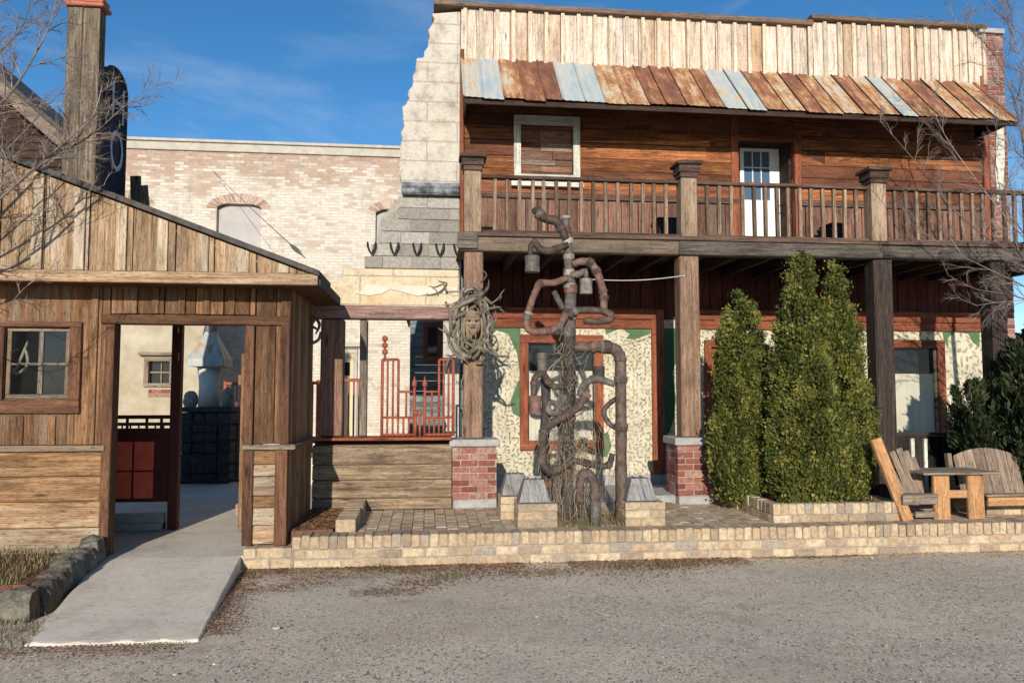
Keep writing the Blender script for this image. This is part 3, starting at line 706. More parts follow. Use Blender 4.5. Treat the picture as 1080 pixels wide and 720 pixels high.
# --- upper wall
ZB = 3.44                                        # balcony floor
zw1 = ZW(540, 207); ztop = ZW(600, 60)
dx0, dx1, dz1 = XU(779), XU(838), ZW(800, 147)
uw = (XU(549, 160), XU(604, 160), ZW(575, 186), ZW(575, 133))
mb = MB()
for a, b, p, q in holes_split(XL, XR, zw1+.05, ztop+.3, [(dx0, dx1, 0, dz1), uw]):
    z = p
boards = []
z = zw1+.05
while z < ztop+.2:
    h = R(.15, .23)
    segs = [XL, R(1.5, 3.2), R(3.3, 4.4), R(5.4, 6.6), R(6.8, 7.8), XR]
    for a, b in zip(segs[:-1], segs[1:]):
        rr = random.random(); yo = R(-.012, .0)
        for (s0, s1, p, q) in holes_split(a+.003, b-.003, z+.004, min(z+h, ztop+.25)-.004, [(dx0, dx1, 0, dz1), uw]):
            mb.box(s0, s1, WY+yo, WY+.1, p, q, grain=0, rnd=rr, jit=.0035)
    z += h
mb.build('plank_wall', M['planks'], saloon, bevel=.006)
mb = MB(); boards_v(mb, XL, dx0, WY, WY+.08, ZB, zw1-.03, .2, jw=.35); mb.build('wainscot', M['wains'], saloon, bevel=.005); mb = MB(); boards_v(mb, dx1, XR, WY, WY+.08, ZB, zw1-.03, .2, jw=.35)
mb.build('wainscot', M['wains'], saloon, bevel=.005)
mb = MB(); mb.box(XL, dx0-.01, WY-.035, WY+.08, zw1-.028, zw1+.045, grain=0); mb.box(dx1+.01, XR, WY-.035, WY+.08, zw1-.028, zw1+.045, grain=0)
mb.build('wainscot_rail', M['blackrail'], saloon, bevel=.005)
for b6 in ((XL-.05, XL-.001, WY-.09, WY+.1, ZB, ztop), (XR+.0, XR+.12, WY-.04, WY+.1, ZB, ztop), (dx0-.11, dx0, WY-.03, WY+.1, ZB, dz1+.3), (dx1+.0, dx1+.1, WY-.03, WY+.1, ZB, dz1-.1)):
    mb = MB(); mb.box(*b6, grain=2); mb.build('corner_board', M['redtrim'], saloon, bevel=.005)
# shuttered window in chipped white frame
mb = MB(); fw = .1
frame(mb, uw[0]-fw, uw[1]+fw, WY-.06, WY-.014, uw[2]-.09, uw[3]+.13, fw, .1, .13)
mb.box(uw[0]-.14, uw[1]+.14, WY-.1, WY-.014, uw[2]-.17, uw[2]-.1, grain=0)
wf = mb.build('window', M['whitewood'], saloon, bevel=.005)
mb = MB(); z = uw[2]; lim = uw[3]
while z < lim-.03:
    h = min(R(.055, .13), lim-z); c = R(uw[0]+.15, uw[1]-.15)
    for a, b in ((uw[0], c), (c, uw[1])): mb.box(a+.002, b-.002, WY+R(.02, .05), WY+.09, z+.002, z+h-.002, grain=0)
    z += h
mb.build('shutter_boards', M['wains'], wf, bevel=.004)
# white half glazed door in a deep recess
DY = WY+.42
dd0, dd1 = PX(781, DY, 200), PX(826, DY, 200)
mb = MB(); boards_h(mb, 0, .45, -.02, .02, ZB, dz1+.2, .16)       # right reveal
rv = MB()
z = ZB
while z < dz1:
    h = min(R(.14, .2), dz1-z); rv.box(dx1-.03, dx1, WY+.1, DY+.04, z+.003, z+h-.003, grain=1); rv.box(dx0, dx0+.03, WY+.1, DY+.04, z+.003, z+h-.003, grain=1); z += h
rv.box(dx0, dx1, WY+.1, DY+.1, dz1, dz1+.04, grain=0); rv.box(dd1, dx1-.031, DY, DY+.05, ZB, dz1, grain=2); rv.box(dx0+.03, dx1-.031, DY, DY+.05, PZ(150, DY, 800)+.0, dz1-.001, grain=0)
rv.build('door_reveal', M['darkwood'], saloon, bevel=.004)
zt = PZ(151, DY, 800); gz1 = PZ(160, DY, 800); gz0 = PZ(211, DY, 800); gx0, gx1 = PX(785, DY, 190), PX(812, DY, 190)
mb = MB()
for a, b, p, q in holes_split(dd0, dd1, ZB+.02, zt, [(gx0, gx1, gz0, gz1)]): mb.box(a, b, DY+.0, DY+.045, p, q)
mb.box(dd0+.08, dd1-.1, DY-.012, DY, ZB+.15, gz0-.12)
for i in (1, 2): mb.box(gx0+(gx1-gx0)*i/3-.008, gx0+(gx1-gx0)*i/3+.008, DY-.004, DY+.03, gz0, gz1); mb.box(gx0, gx1, DY-.006, DY+.028, gz0+(gz1-gz0)*i/3-.008, gz0+(gz1-gz0)*i/3+.008)
door = mb.build('door', M['whitepaint'], saloon, bevel=.004)
door['label'] = 'white half glazed balcony door'
mb = MB(); mb.box(gx0, gx1, DY+.02, DY+.026, gz0, gz1); mb.build('pane', M['glassblue'], door)
mb = MB()
for zz in (PZ(217, DY, 800), PZ(225, DY, 800)): mb = MB(); mb.ell((PX(819.5, DY, 220), DY-.03, zz), (.027, .03, .027)); mb.build('handle', M['iron'], door, smooth=True)
# --- parapet
pz0 = ZW(700, 72); pzl, pzr = ZW(600, 16), ZW(950, 29)
xs_ = XU(856, 40); XPR = XU(1037, 60)
mb = MB(); boards_v(mb, XL-.051, xs_, WY-.03, WY+.1, pz0-.05, pzl, .235, jw=.06); boards_v(mb, xs_, XPR, WY-.03, WY+.1, pz0-.05, pzr, .235, jw=.06)
mb.build('parapet', M['parapet'], saloon, bevel=.005)
mb = MB(); x = XW(487)
while x < XPR:
    mb.box(x, x+.055, WY-.068, WY-.036, pz0-.05, (pzl if x < xs_ else pzr)-.004, grain=2, jit=.002); x += .235+R(-.01, .01)
    mb.build('parapet_batten', M['batten'], saloon, bevel=.003); mb = MB()
mb = MB(); x = XW(455)
mb.box(x, xs_-.02, WY-.11, WY+.3, pzl+.001, pzl+.075, grain=0, jit=.006); mb.box(xs_-.05, XPR+.0, WY-.12, WY+.3, pzr+.001, pzr+.07, grain=0, jit=.006)
mb.build('coping', M['coping'], saloon, bevel=.008)
# --- rusted awning : sheets, fascia, gable end, soffit
ay1, az1 = WY-.02, pz0; ay0 = WY-.88
az0 = P(640, 109, ay0).z
ax0, ax1 = XW(484), P(1076, 129, ay0).x
mb = MB(); x = ax0; i = 0
pat = [.3, .12, .62, .85, .95, .15, .2, .55, .7, .92, .9, .65, .8, .22, .18, .78, .55, .9, .7, .4, .8, .62, .25, .7, .85, .55, .75, .6, .82, .45, .3, .7]
sl = Vector((0, ay1-ay0, az1-az0)); nrm = Vector((0, -sl.z, sl.y)).normalized()
while x < ax1-.03:
    wd = min(R(.22, .32), ax1-x); lift = nrm*(R(0, .012)); ex = R(-.03, .03)
    a = Vector((x, ay0, az0))+lift-sl.normalized()*ex; b = Vector((x+wd+.012, ay0, az0))+lift*.4-sl.normalized()*ex
    c = Vector((x+wd+.012, ay1, az1))+lift*.4; d_ = Vector((x, ay1, az1))+lift
    rr = pat[i % len(pat)]
    # sheet with a small rolled seam on its left edge; uv u runs down the slope
    n_ = 6; top = [d_.lerp(c, k/n_) for k in range(n_+1)]; bot = [a.lerp(b, k/n_) for k in range(n_+1)]
    off = [.022, 0, .006, 0, .006, 0, .003]
    ou, ov = R(0, 50), R(0, 50); vv, ff, uu = [], [], []
    for k in range(n_+1): vv += [bot[k]+nrm*off[k], top[k]+nrm*off[k]]
    L = sl.length
    for k in range(n_): ff.append((2*k, 2*k+2, 2*k+3, 2*k+1)); uu.append([(ou, ov+wd*k/n_), (ou, ov+wd*(k+1)/n_), (ou+L, ov+wd*(k+1)/n_), (ou+L, ov+wd*k/n_)])
    mb.add(vv, ff, uu, rr)
    x += wd; i += 1
aw = mb.build('awning', M['roof'], saloon)
mb = MB(); mb.box(ax0+.02, ax1-.02, ay0+.03, ay0+.06, az0-.07, az0-.002, grain=0)
mb.add([(ax0+.03, ay0+.05, az0-.02), (ax1-.03, ay0+.05, az0-.02), (ax1-.03, ay1-.01, az1-.04), (ax0+.03, ay1-.01, az1-.04)], [(0, 1, 2, 3)], [[(0, 0), (9, 0), (9, 1), (0, 1)]])
for xx in (ax0+.04, ax1-.07): mb.prism([(ay0+.06, az0-.011), (ay1-.02, az0-.011), (ay1-.02, az1-.03)], xx, xx+.03, axis='x')
mb.build('awning_frame', M['darkwood'], saloon, bevel=.004)
# --- brick pilaster at the right corner
bx0, bx1 = XPR+.001, XU(1057, 90)
mb = MB(); z = PT; i = 0; zc = ZW(1048, 38)
while z < zc:
    c = bx0 + (.14 if i % 2 else .2)
    for a, b in ((bx0, c), (c+.008, bx1)): mb.box(a, b-.004, WY-.06+R(-.004, .004), WY+.4, z+.004, z+.07, jit=.003)
    z += .078; i += 1
mb.build('brick_pilaster', M['redbrick'], saloon, bevel=.004)
mb = MB(); mb.box(bx0+.004, bx1-.006, WY-.05, WY+.39, PT, zc-.005); mb.box(bx0-.12, bx1+.0, WY-.1, WY+.4, zc, zc+.07); mb.build('pilaster_cap', M['concrete'], saloon)
mb = MB(); mb.prism([(P(a, b, WY).x, P(a, b, WY).z) for a, b in ((1047, 140), (1055, 136), (1056, 170), (1054, 205), (1048, 215), (1046, 180))], WY-.075, WY-.066); mb.build('white_patch', M['whitewood'], saloon)
# --- building body behind the facade, simple walls and roof added to block light
mb = MB(); mb.box(XL-.02, XL+.1, WY+.21, 19, PT, 6.5, grain=2); mb.box(XPR+.01, XPR+.12, WY+.41, 19, 0, 6.5, grain=2); mb.box(XL+.1, XPR+.01, 18.9, 19, 0, 6.5)
mb.build('side_wall', M['bluewall'], saloon)
mb = MB(); mb.box(XL, XPR+.1, WY+.3, 19.1, 6.5, 6.6); mb.build('roof', M['shingle'], saloon)
mb = MB(); mb.box(XL+.1, XPR, WY+.5, WY+.55, 0, 6.5); mb.build('room_lining', M['darkwood'], saloon)
# --- balcony
BY = 8.86
bzt, bzb = 3.42, 3.235
BXL, BXR = .37, 8.75
mb = MB()
mb.box(BXL, 3.0, BY, BY+.16, bzb, bzt-.02, grain=0, jit=.006); mb.build('balcony_beam', M['graybeam'], saloon, bevel=.012); mb = MB(); mb.box(3.005, 5.6, BY-.008, BY+.16, bzb-.002, bzt-.018, grain=0, jit=.005); mb.build('balcony_beam', M['darkbeam'], saloon, bevel=.012); mb = MB(); mb.box(5.605, BXR, BY, BY+.16, bzb, bzt-.02, grain=0, jit=.006); mb.build('balcony_beam', M['darkbeam'], saloon, bevel=.012)
mb = MB(); mb.box(BXL-.03, BXL+.2, BY-.05, BY-.006, bzb+.02, bzt+.02, jit=.012); mb.build('beam_end', M['darkbeam'], saloon, bevel=.012)
mb = MB()
boards_h_ = []
y = BY+.17
while y < WY-.03: mb.box(BXL+.02, BXR-.02, y, min(y+.14, WY-.02), bzt-.01, ZB, grain=0); y += .146
mb.box(BXL+.01, BXR-.01, BY-.03, BY+.17, bzt-.018, bzt+.03, grain=0, jit=.004)
mb.build('balcony_deck', M['blackrail'], saloon, bevel=.005)
mb = MB(); x = BXL+.2
while x < BXR-.1: mb.box(x, x+.05, BY+.162, WY-.005, bzb+.01, bzt-.012, grain=1); x += .46
mb.build('joists', M['darkwood'], saloon)
posts = [(PX(487, 9.0, 400)+.02, PX(509, 9.0), 'post'), (3.02, 3.26, 'post'), (5.5, 5.74, 'darkpost'), (7.06, 7.28, 'darkpost')]
pier_top = 1.05
for i, (a, b, m) in enumerate(posts):
    mb = MB(); z0 = pier_top if i < 2 else PT+.02
    mb.box(a, b, 8.9, 9.12, z0, bzb-.004, grain=2, jit=.006); mb.build('post', M[m], saloon, bevel=.015)
for a, b in ((.29, .80), (2.93, 3.36)):
    y0, y1 = 8.82, 9.25
    mb = MB(); nc = 8; bh = (pier_top-.09-PT-.1)/nc; z = PT+.1
    for i in range(nc):
        for face in range(2):
            x = a-(.1 if i % 2 else 0)
            while x < b-.01:
                p, q = max(x, a), min(x+.19, b)
                if q-p > .03: mb.box(p, q, y0+R(-.003, .003) if face == 0 else y1-.1, y0+.1 if face == 0 else y1, z+.005, z+bh-.005, jit=.002)
                x += .2
        for sx in (a, b-.1): mb.box(sx, sx+.1, y0+.107, y1-.107, z+.005, z+bh-.005, jit=.002)
        z += bh
    pr = mb.build('brick_pier', M['redbrick'], saloon, bevel=.004)
    mb = MB(); mb.box(a+.005, b-.005, y0+.006, y1-.006, PT+.1, pier_top-.09); mb.build('mortar_core', M['mortar'], pr)
    mb = MB(); mb.box(a-.035, b+.035, y0-.04, y1+.03, pier_top-.088, pier_top-.002, jit=.004); mb.build('pier_cap', M['concrete'], pr, bevel=.012)
    mb = MB(); mb.box(a+.01, b+.0, y0-.01, y1, PT, PT+.1, jit=.004); mb.build('pier_base', M['concrete'], pr, bevel=.01)
# railing: newels with stepped caps, rails and single balusters
nw = [(.42, .62), (3.05, 3.25), (5.5, 5.7)]
RT = 4.15
for a, b in nw:
    mb = MB(); mb.box(a, b, 8.9, 9.1, bzt+.031, RT+.04, grain=2, jit=.004); p = mb.build('newel_post', M['paleposts'], saloon, bevel=.012)
    mb = MB()
    mb.box(a-.012, b+.012, 8.888, 9.112, RT+.041, RT+.1); mb.box(a-.03, b+.03, 8.87, 9.13, RT+.101, RT+.19, jit=.004); mb.box(a-.06, b+.06, 8.84, 9.16, RT+.191, RT+.235, jit=.006)
    mb.build('newel_cap', M['blackrail'], p, bevel=.008)
spans = [(.63, 3.04), (3.26, 5.49), (5.71, BXR-.05)]
for a, b in spans:
    mb = MB(); mb.box(a, b, 8.95, 9.04, RT-.03, RT+.015, grain=0, jit=.003); mb.box(a, b, 8.93, 9.06, bzt+.031, bzt+.075, grain=0, jit=.003)
    rl = mb.build('railing', M['blackrail'], saloon, bevel=.006)
    n = round((b-a)/.15)
    for k in range(1, n):
        x = a+(b-a)*k/n+R(-.008, .008); t = R(-.006, .006)
        mb = MB(); mb.prism([(x-.021, bzt+.076), (x+.021, bzt+.076), (x+t+.021, RT-.032), (x+t-.021, RT-.032)], 8.968, 9.016, vert=True)
        mb.build('baluster', M['baluster'], rl, bevel=.006)
# items on the balcony floor
for (a, b, p, q, lb) in ((697, 716, 229, 250, 'black box on the balcony floor near the left side of the white door'), (881, 898, 235, 252, 'black box on the balcony floor below the plank wall right of the white door')):
    mb = MB(); x0, x1 = PX(a, 10.3), PX(b, 10.3); z1 = PZ(p, 10.3, a)
    mb.box(x0, x1, 10.3, 10.62, ZB+.004, z1-.03); mb.box(x0-.015, x1+.015, 10.285, 10.635, z1-.028, z1)
    tag(mb.build('storage_box', M['black'], loc=((x0+x1)/2, 10.46, ZB), bevel=.006), lb, 'box')

# black plank half wall between the right posts
t = thing('plank_fence', 'charred black plank half wall on the porch behind the wooden chairs', 'fence', (6.2, 9.0, PT))
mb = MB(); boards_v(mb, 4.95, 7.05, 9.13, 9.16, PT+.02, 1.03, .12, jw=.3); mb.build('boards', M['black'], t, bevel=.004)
mb = MB(); mb.box(4.9, 7.06, 9.1, 9.24, 1.035, 1.075, grain=0, jit=.004); mb.build('top_rail', M['darkpost'], t, bevel=.006)
mb = MB()
for x in (6.05, 6.22): mb.box(x, x+.045, 9.1, 9.128, PT+.05, 1.0, grain=2, jit=.004)
mb.build('pale_slats', M['whitewood'], t)

# ================================================================== RUINED WALL
ruin = thing('ruined_wall', 'stepped ruined masonry wall of rendered and grey blocks left of the saloon', 'wall', (-.4, 10.8, 0))
RX1 = XW(488)-.052
def rows(mb, lst, y0, y1, bl, gap=.008, jit=.006):
    for i, (px, pyt, pyb) in enumerate(lst):
        x0 = XW(px); z0, z1 = ZW(450, pyb), ZW(450, pyt); x = x0; first = True
        while x < RX1-.01:
            w_ = bl*(R(.5, 1) if first and i % 2 else 1); first = False
            q = min(x+w_, RX1)
            if RX1-q < .08: q = RX1
            mb.box(x, q-gap, y0+R(-jit, jit), y1, z0+gap*.5, z1-gap*.5, jit=jit*.6); x = q
mb = MB()
outl = [(455, 14), (450, 38), (446, 60), (436, 62), (431, 86), (429, 104), (424, 112), (422, 140), (420, 165), (421, 200)]
fine = []
for (a0, b0), (a1, b1) in zip(outl[:-1], outl[1:]):
    for k in range(4): fine.append((XW(a0+(a1-a0)*k/4)+R(-.035, .03), ZW(a0+(a1-a0)*k/4, b0+(b1-b0)*k/4)+R(-.006, .006)))
fine.append((XW(421), ZW(421, 200)))
pts = [(RX1, ZW(487, 12))]+fine+[(RX1, ZW(487, 200))]
mb.prism(pts, WY, WY+.34); mb.build('rendered_section', M['render'], ruin, bevel=.02)
mb = MB(); mb.box(XW(423), RX1, WY-.12, WY+.3, ZW(450, 207), ZW(450, 200)-.002, jit=.01)
mb.tube([(XW(422), WY-.06, ZW(450, 197)), (XW(450), WY-.07, ZW(450, 197.5)), (RX1-.01, WY-.06, ZW(450, 197))], .045, 8)
mb.tube([(XW(422), WY-.09, ZW(450, 204)), (XW(455), WY-.1, ZW(450, 203)), (RX1-.01, WY-.09, ZW(450, 203.5))], .05, 8)
mb.build('flashing', M['flash'], ruin, bevel=.006)
mb = MB(); rows(mb, [(419, 207, 220), (418, 220, 232), (401, 232, 245), (398, 245, 258), (390, 258, 271), (383, 271, 284)], WY-.02, WY+.32, .40)
mb.build('block_section', M['block'], ruin, bevel=.006)
mb = MB(); mb.prism([(XW(390), ZW(450, 283.5)), (XW(400), ZW(450, 232)), (XW(420), ZW(450, 208)), (RX1, ZW(450, 208)), (RX1, ZW(450, 283.5))], WY+.0, WY+.30); mb.build('mortar_core', M['mortar'], ruin)
# lower plaster with a stepped edge and a wide opening below
zo = ZW(450, 336)
pts = [(RX1, ZW(450, 284.5)), (XW(366), ZW(450, 284.5)), (XW(361), ZW(450, 287)), (XW(359), ZW(450, 297)), (XW(347), ZW(450, 299)), (XW(343), ZW(450, 304)), (XW(335), ZW(450, 306)), (XW(332), zo), (RX1, zo)]
mb = MB(); mb.prism(pts, WY-.035, WY+.32); mb.build('plaster_section', M['plaster'], ruin, bevel=.015)
mb = MB(); mb.prism([(XW(a), ZW(450, b)) for a, b in ((374, 311), (382, 307), (385, 302), (462, 302), (482, 303), (482, 312), (462, 309), (440, 313), (425, 309), (411, 306), (402, 311), (388, 313))], WY-.05, WY-.036); mb.build('white_plaster_patch', M['whiteplaster'], ruin, bevel=.004)
mb = MB(); mb.box(RX1-.22, RX1-.001, WY-.03, WY+.3, .1, zo-.001); mb.build('jamb', M['render'], ruin)
for i, px in enumerate((392, 416, 440, 464, 483)):
    mb = MB(); x, z = P(px, 258, WY-.04).x, ZW(450, 257)
    for s_ in (-1, 1):
        mb.tube([(x+s_*.055, WY-.03, z), (x+s_*.05, WY-.075, z-.05), (x+s_*.034, WY-.085, z-.11), (x+s_*.008, WY-.07, z-.165)], [.011, .017, .016, .01], 6, smooth=3)
    mb.tube([(x-.012, WY-.07, z-.163), (x+.012, WY-.07, z-.163)], .011, 6)
    nm = ['farthest left of the row', 'second from the left', 'in the middle of the row', 'second from the right', 'nearest the porch post'][i]
    tag(mb.build('iron_hook', M['iron'], loc=(x, WY-.03, z)), 'black iron U shaped hook on the grey blocks, '+nm, 'hook', 'iron hooks on the ruined wall')

# timber gate frame, low plank wall, iron bed-end railings
tf = thing('timber_gateway', 'rough reddish timber post and lintel above the low plank wall', 'gateway', (-.4, 8.85, 1.06))
mb = MB(); mb.box(-1.19, -.94, 8.8, 9.02, 1.085, 2.405, grain=2, jit=.008); mb.build('post', M['gatepost'], tf, bevel=.012)
mb = MB(); mb.box(-.76, -.68, 8.84, 8.94, 1.085, 2.405, grain=2, jit=.005); mb.build('post', M['graybeam'], tf, bevel=.01)
mb = MB(); mb.box(-1.3, .36, 8.78, 9.04, 2.41, 2.565, grain=0, jit=.008)
lw = mb.build('lintel', wood('faded lintel', (.15, .085, .07), (.28, .175, .145), (.40, .28, .24), var=.1), tf, bevel=.012)
pwl = thing('plank_wall', 'low wall of wide grey planks under the rusty railings', 'wall', (-.5, 8.9, PT))
mb = MB(); z = PT+.01
for h in (.13, .2, .17, .22):
    mb.prism([(8.79-.02, z), (8.9, z), (8.9, z+h-.006), (8.79, z+h-.006)], -1.26, .285, axis='x'); z += h
mb.build('planks', M['lowwall'], pwl, bevel=.008)
mb = MB(); mb.box(-1.27, .285, 8.74, 9.06, 1.045, 1.08, grain=0, jit=.003); mb.build('cap_board', M['redtrim'], pwl, bevel=.006)
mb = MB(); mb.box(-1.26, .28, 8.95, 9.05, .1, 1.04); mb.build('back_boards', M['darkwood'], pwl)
def bed_end(label, xa, xm, xb, mirror):
    """stepped iron bed end: tall side xa..xm, low side xm..xb"""
    Y = 8.86; zb = 1.085
    t = thing('iron_bed_end', label, 'railing', ((xa+xb)/2, Y, zb), 'rusty iron bed ends on the plank wall')
    zt, zm, zl = PZ(379, Y, 410), PZ(413, Y, 430), PZ(440, Y, 430)
    mb = MB()
    mb.tube([(xa, Y, zb), (xa, Y, zt)], .017, 8); mb.tube([(xm, Y, zl), (xm, Y, zt)], .015, 8); mb.tube([(xa, Y, zt), (xm, Y, zt)], .016, 8)
    mb.tube([(xb, Y, zb), (xb, Y, zm+.05)], .016, 8); mb.tube([(xm, Y, zm), (xb, Y, zm)], .014, 8)
    mb.tube([(xa, Y, zl), (xb, Y, zl)], .014, 8); mb.tube([(xa, Y, zb+.018), (xb, Y, zb+.018)], .014, 8)
    mb.build('frame', M['redmetal'], t, smooth=True)
    mb = MB()
    for k in (1, 2): x = xa+(xm-xa)*k/3; mb.tube([(x, Y, zl), (x, Y, zt)], .012, 6)
    for k in range(1, 6): x = xa+(xb-xa)*k/6; mb.tube([(x, Y, zb), (x, Y, zl)], .012, 6)
    x = (xm+xb)/2; mb.tube([(x, Y, zl), (x, Y, zm)], .012, 6)
    mb.build('spindles', M['redmetal'], t, smooth=True)
    mb = MB(); mb.lathe((xb, Y, zm+.05), [(.012, 0), (.03, .02), (.03, .05), (.012, .09), (.004, .13)], 10)
    mb.build('finial', M['redmetal'], t, smooth=True)
    return t
Xb = lambda px: PX(px, 8.86, 420)
b1 = bed_end('rusty iron bed end with a three ball finial, left of the pair', Xb(403), Xb(420), Xb(437), False)
mb = MB()
for k, py in enumerate((357, 364, 371)): p = P(406, py, 8.86); mb.ell(p, (.034, .034, .036))
mb.tube([P(406, 381, 8.86), P(406, 356, 8.86)], .013, 6)
mb.build('ball_finial', M['redmetal'], b1, smooth=True)
bed_end('rusty iron bed end beside the brick pier, stepping down leftwards', Xb(478), Xb(463), Xb(448), True)
for px, lb in ((436.5, 'left'), (443.5, 'right')):
    pass
g = thing('iron_post_pair', 'pair of short rusty iron posts with ball tops between the bed ends', 'post', (Xb(440), 8.86, 1.085)); 
for px in (438.5, 443):
    mb = MB(); x = Xb(px); mb.tube([(x, 8.83, 1.082), (x, 8.83, PZ(438, 8.86, 440))], .014, 8); mb.ell((x, 8.83, PZ(435.5, 8.86, 440)), (.032, .032, .034)); mb.build('post', M['redmetal'], g, smooth=True)

# ================================================================== SHED
SY = 7.3
shed = thing('entrance_shed', 'weathered brown gabled wooden entrance shed with open doorway at the left', 'shed', (-3.5, 8.0, 0))
DX0, DX1 = -2.83, -1.66
swin = (-3.74, -3.2, 1.53, 2.17)
SL = -7.0
mb = MB()
x = SL
while x < DX0-.05:                                  # boards above the sill rail
    w_ = min(.27*R(.85, 1.15), DX0-.03-x); a, b = x+.003, x+w_-.003; rr = random.random()
    for s0, s1, p, q in holes_split(a, b, 1.12, 2.62, [swin]): mb.box(s0, s1, SY+R(-.004, .004), SY+.05, p, q, grain=2, rnd=rr)
    x += w_
boards_v(mb, DX0-.03, DX1+.08, SY, SY+.05, 2.3, 2.62, .25, jw=.1)
boards_v(mb, DX1+.08, -1.28, SY, SY+.05, 1.112, 2.62, .2, jw=.1)
mb.build('board_wall', M['shed_vert'], shed, bevel=.005)
mb = MB()
for x in (-5.2, -4.75, -4.3, -3.02, -2.5, -2.27, -2.05, -1.83, -1.345): mb.box(x, x+.06, SY-.022, SY-.005, (2.3 if -2.9 < x < -1.6 else 1.12), 2.55, grain=2, jit=.002); mb.build('batten', M['shed_vert'], shed, bevel=.004); mb = MB()
for x in (-3.62, -3.35): mb = MB(); mb.box(x, x+.06, SY-.022, SY-.005, 1.12, 1.38, grain=2, jit=.002); mb.build('batten', M['shed_vert'], shed, bevel=.004)
mb = MB()
boards_h(mb, SL, DX0-.06, SY-.01, SY+.05, .16, 1.06, .21, jw=.12, tilt=.015)
boards_h(mb, -1.57, -1.37, SY-.012, SY+.05, .21, 1.06, .15, jw=.3, tilt=.01)
mb.build('clapboards', M['shed_clap'], shed, bevel=.006)
mb = MB()
mb.box(SL, DX0-.03, SY-.045, SY+.05, 1.063, 1.117, grain=0); mb.box(DX1-.005, -1.2, SY-.06, SY+.05, 1.068, 1.108, grain=0, jit=.004)
mb.box(-1.262, -1.19, SY-.055, 8.7, 1.07, 1.1, grain=1)
mb.build('sill_rail', M['graybeam'], shed, bevel=.005)
mb = MB()
mb.box(DX0-.06, DX0+.02, SY-.03, SY+.12, FL+.002, 2.2, grain=2); mb.box(DX1-.01, DX1+.075, SY-.03, SY+.12, 1.11, 2.2, grain=2); mb.box(DX1, DX1+.09, SY-.03, SY+.1, .2, 1.065, grain=2)
mb.box(DX0-.1, -1.27, SY-.035, SY+.12, 2.205, 2.29, grain=0); mb.box(-1.375, -1.265, SY-.04, SY+.06, .2, 1.065, grain=2); mb.box(-1.345, -1.262, SY-.03, SY+.06, 1.11, 2.55, grain=2)
mb.build('door_frame', M['shed_trim'], shed, bevel=.006)
mb = MB()
y = SY+.065
while y < 8.72:
    w_ = min(R(.16, .24), 8.74-y); mb.box(-1.32, -1.268+R(-.003, .003), y+.003, y+w_-.003, .1, 2.58, grain=2); y += w_
mb.build('side_wall', M['shed_clap'], shed, bevel=.004)
mb = MB(); boards_v(mb, SL, -3.36, 8.7, 8.75, FL, 2.6, .22); boards_v(mb, -3.36, -1.33, 8.7, 8.75, 2.32, 2.6, .22); mb.box(SL, SL+.05, SY+.06, 8.69, FL, 2.6)
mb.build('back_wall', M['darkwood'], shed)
# window
mb = MB(); frame(mb, swin[0]-.1, swin[1]+.11, SY-.04, SY-.006, swin[2]-.13, swin[3]+.05, .1, .12, .05)
sw = mb.build('window', M['shed_trim'], shed, bevel=.006)
mb = MB(); cx = (swin[0]+swin[1])/2+.02; frame(mb, swin[0]+.004, swin[1]-.004, SY+.01, SY+.045, swin[2]+.004, swin[3]-.004, .035); mb.box(cx-.02, cx+.02, SY+.012, SY+.043, swin[2]+.04, swin[3]-.04, grain=2); mb.box(swin[0]+.04, swin[1]-.04, SY+.018, SY+.038, 1.83, 1.85, grain=0); mb.build('sash', M['graybeam'], sw, bevel=.003)
mb = MB(); mb.box(swin[0]+.036, cx-.015, SY+.026, SY+.031, swin[2]+.036, swin[3]-.036); mb.build('pane', M['glasssee'], sw)
mb = MB(); mb.box(cx+.015, swin[1]-.036, SY+.026, SY+.031, swin[2]+.036, swin[3]-.036); mb.build('pane', M['glass'], sw)
# gable and roof
AX, AZ, EX, EZ = -4.0, 3.735, -.985, 2.625
sl_ = (AZ-EZ)/(EX-AX)
def rz(x): return AZ-sl_*abs(x-AX)
GY = 6.95
mb = MB()
for (a, b) in ((SL-.02, AX), (AX, EX)): boards_v(mb, a, b, GY, GY+.03, 2.64, lambda x: max(rz(x)-.012, 2.645), .345, jw=.06)
mb.build('gable', M['gable'], shed, bevel=.005)
mb = MB(); x = EX-.33
while x > SL:
    mb.prism([(x, 2.64), (x+.088, 2.64), (x+.088, rz(x+.088)-.015), (x, rz(x)-.015)], GY-.024, GY-.006, vert=True); x -= .345
    mb.build('gable_batten', M['gbatten'], shed, bevel=.004); mb = MB()
mb = MB(); boards_v(mb, SL, AX, 7.6, 7.65, 2.6, lambda x: max(rz(x)-.02, 2.605), .3); boards_v(mb, AX, EX, 7.6, 7.65, 2.6, lambda x: max(rz(x)-.02, 2.605), .3); mb.build('false_front_back', M['darkwood'], shed)
mb = MB(); mb.box(SL-.02, EX+.01, GY-.03, GY+.02, 2.535, 2.637, grain=0, jit=.004); mb.build('fascia', M['gable'], shed, bevel=.006)
mb = MB(); mb.box(SL, EX, GY+.025, SY-.03, 2.545, 2.57, grain=0)
y = 7.0
mb.box(-1.262, EX, SY-.03, 8.6, 2.545, 2.57, grain=1)
mb.build('soffit', M['shed_trim'], shed)
mb = MB()
for sgn in (1, -1):
    x1 = EX+.03 if sgn > 0 else 2*AX-EX-.03
    pts = [(AX, AZ+.0), (x1, rz(EX)-sl_*.03), (x1, rz(EX)-sl_*.03+.05), (AX, AZ+.05)]
    mb.prism(pts if sgn > 0 else pts[::-1], GY-.06, 7.7)
mb.box(EX, EX+.028, GY+.03, 8.6, 2.54, 2.62, grain=1)
mb.box(SL, EX-.001, 7.71, 8.85, 2.6, 2.66)
mb.build('roof', M['shingle'], shed, bevel=.004)
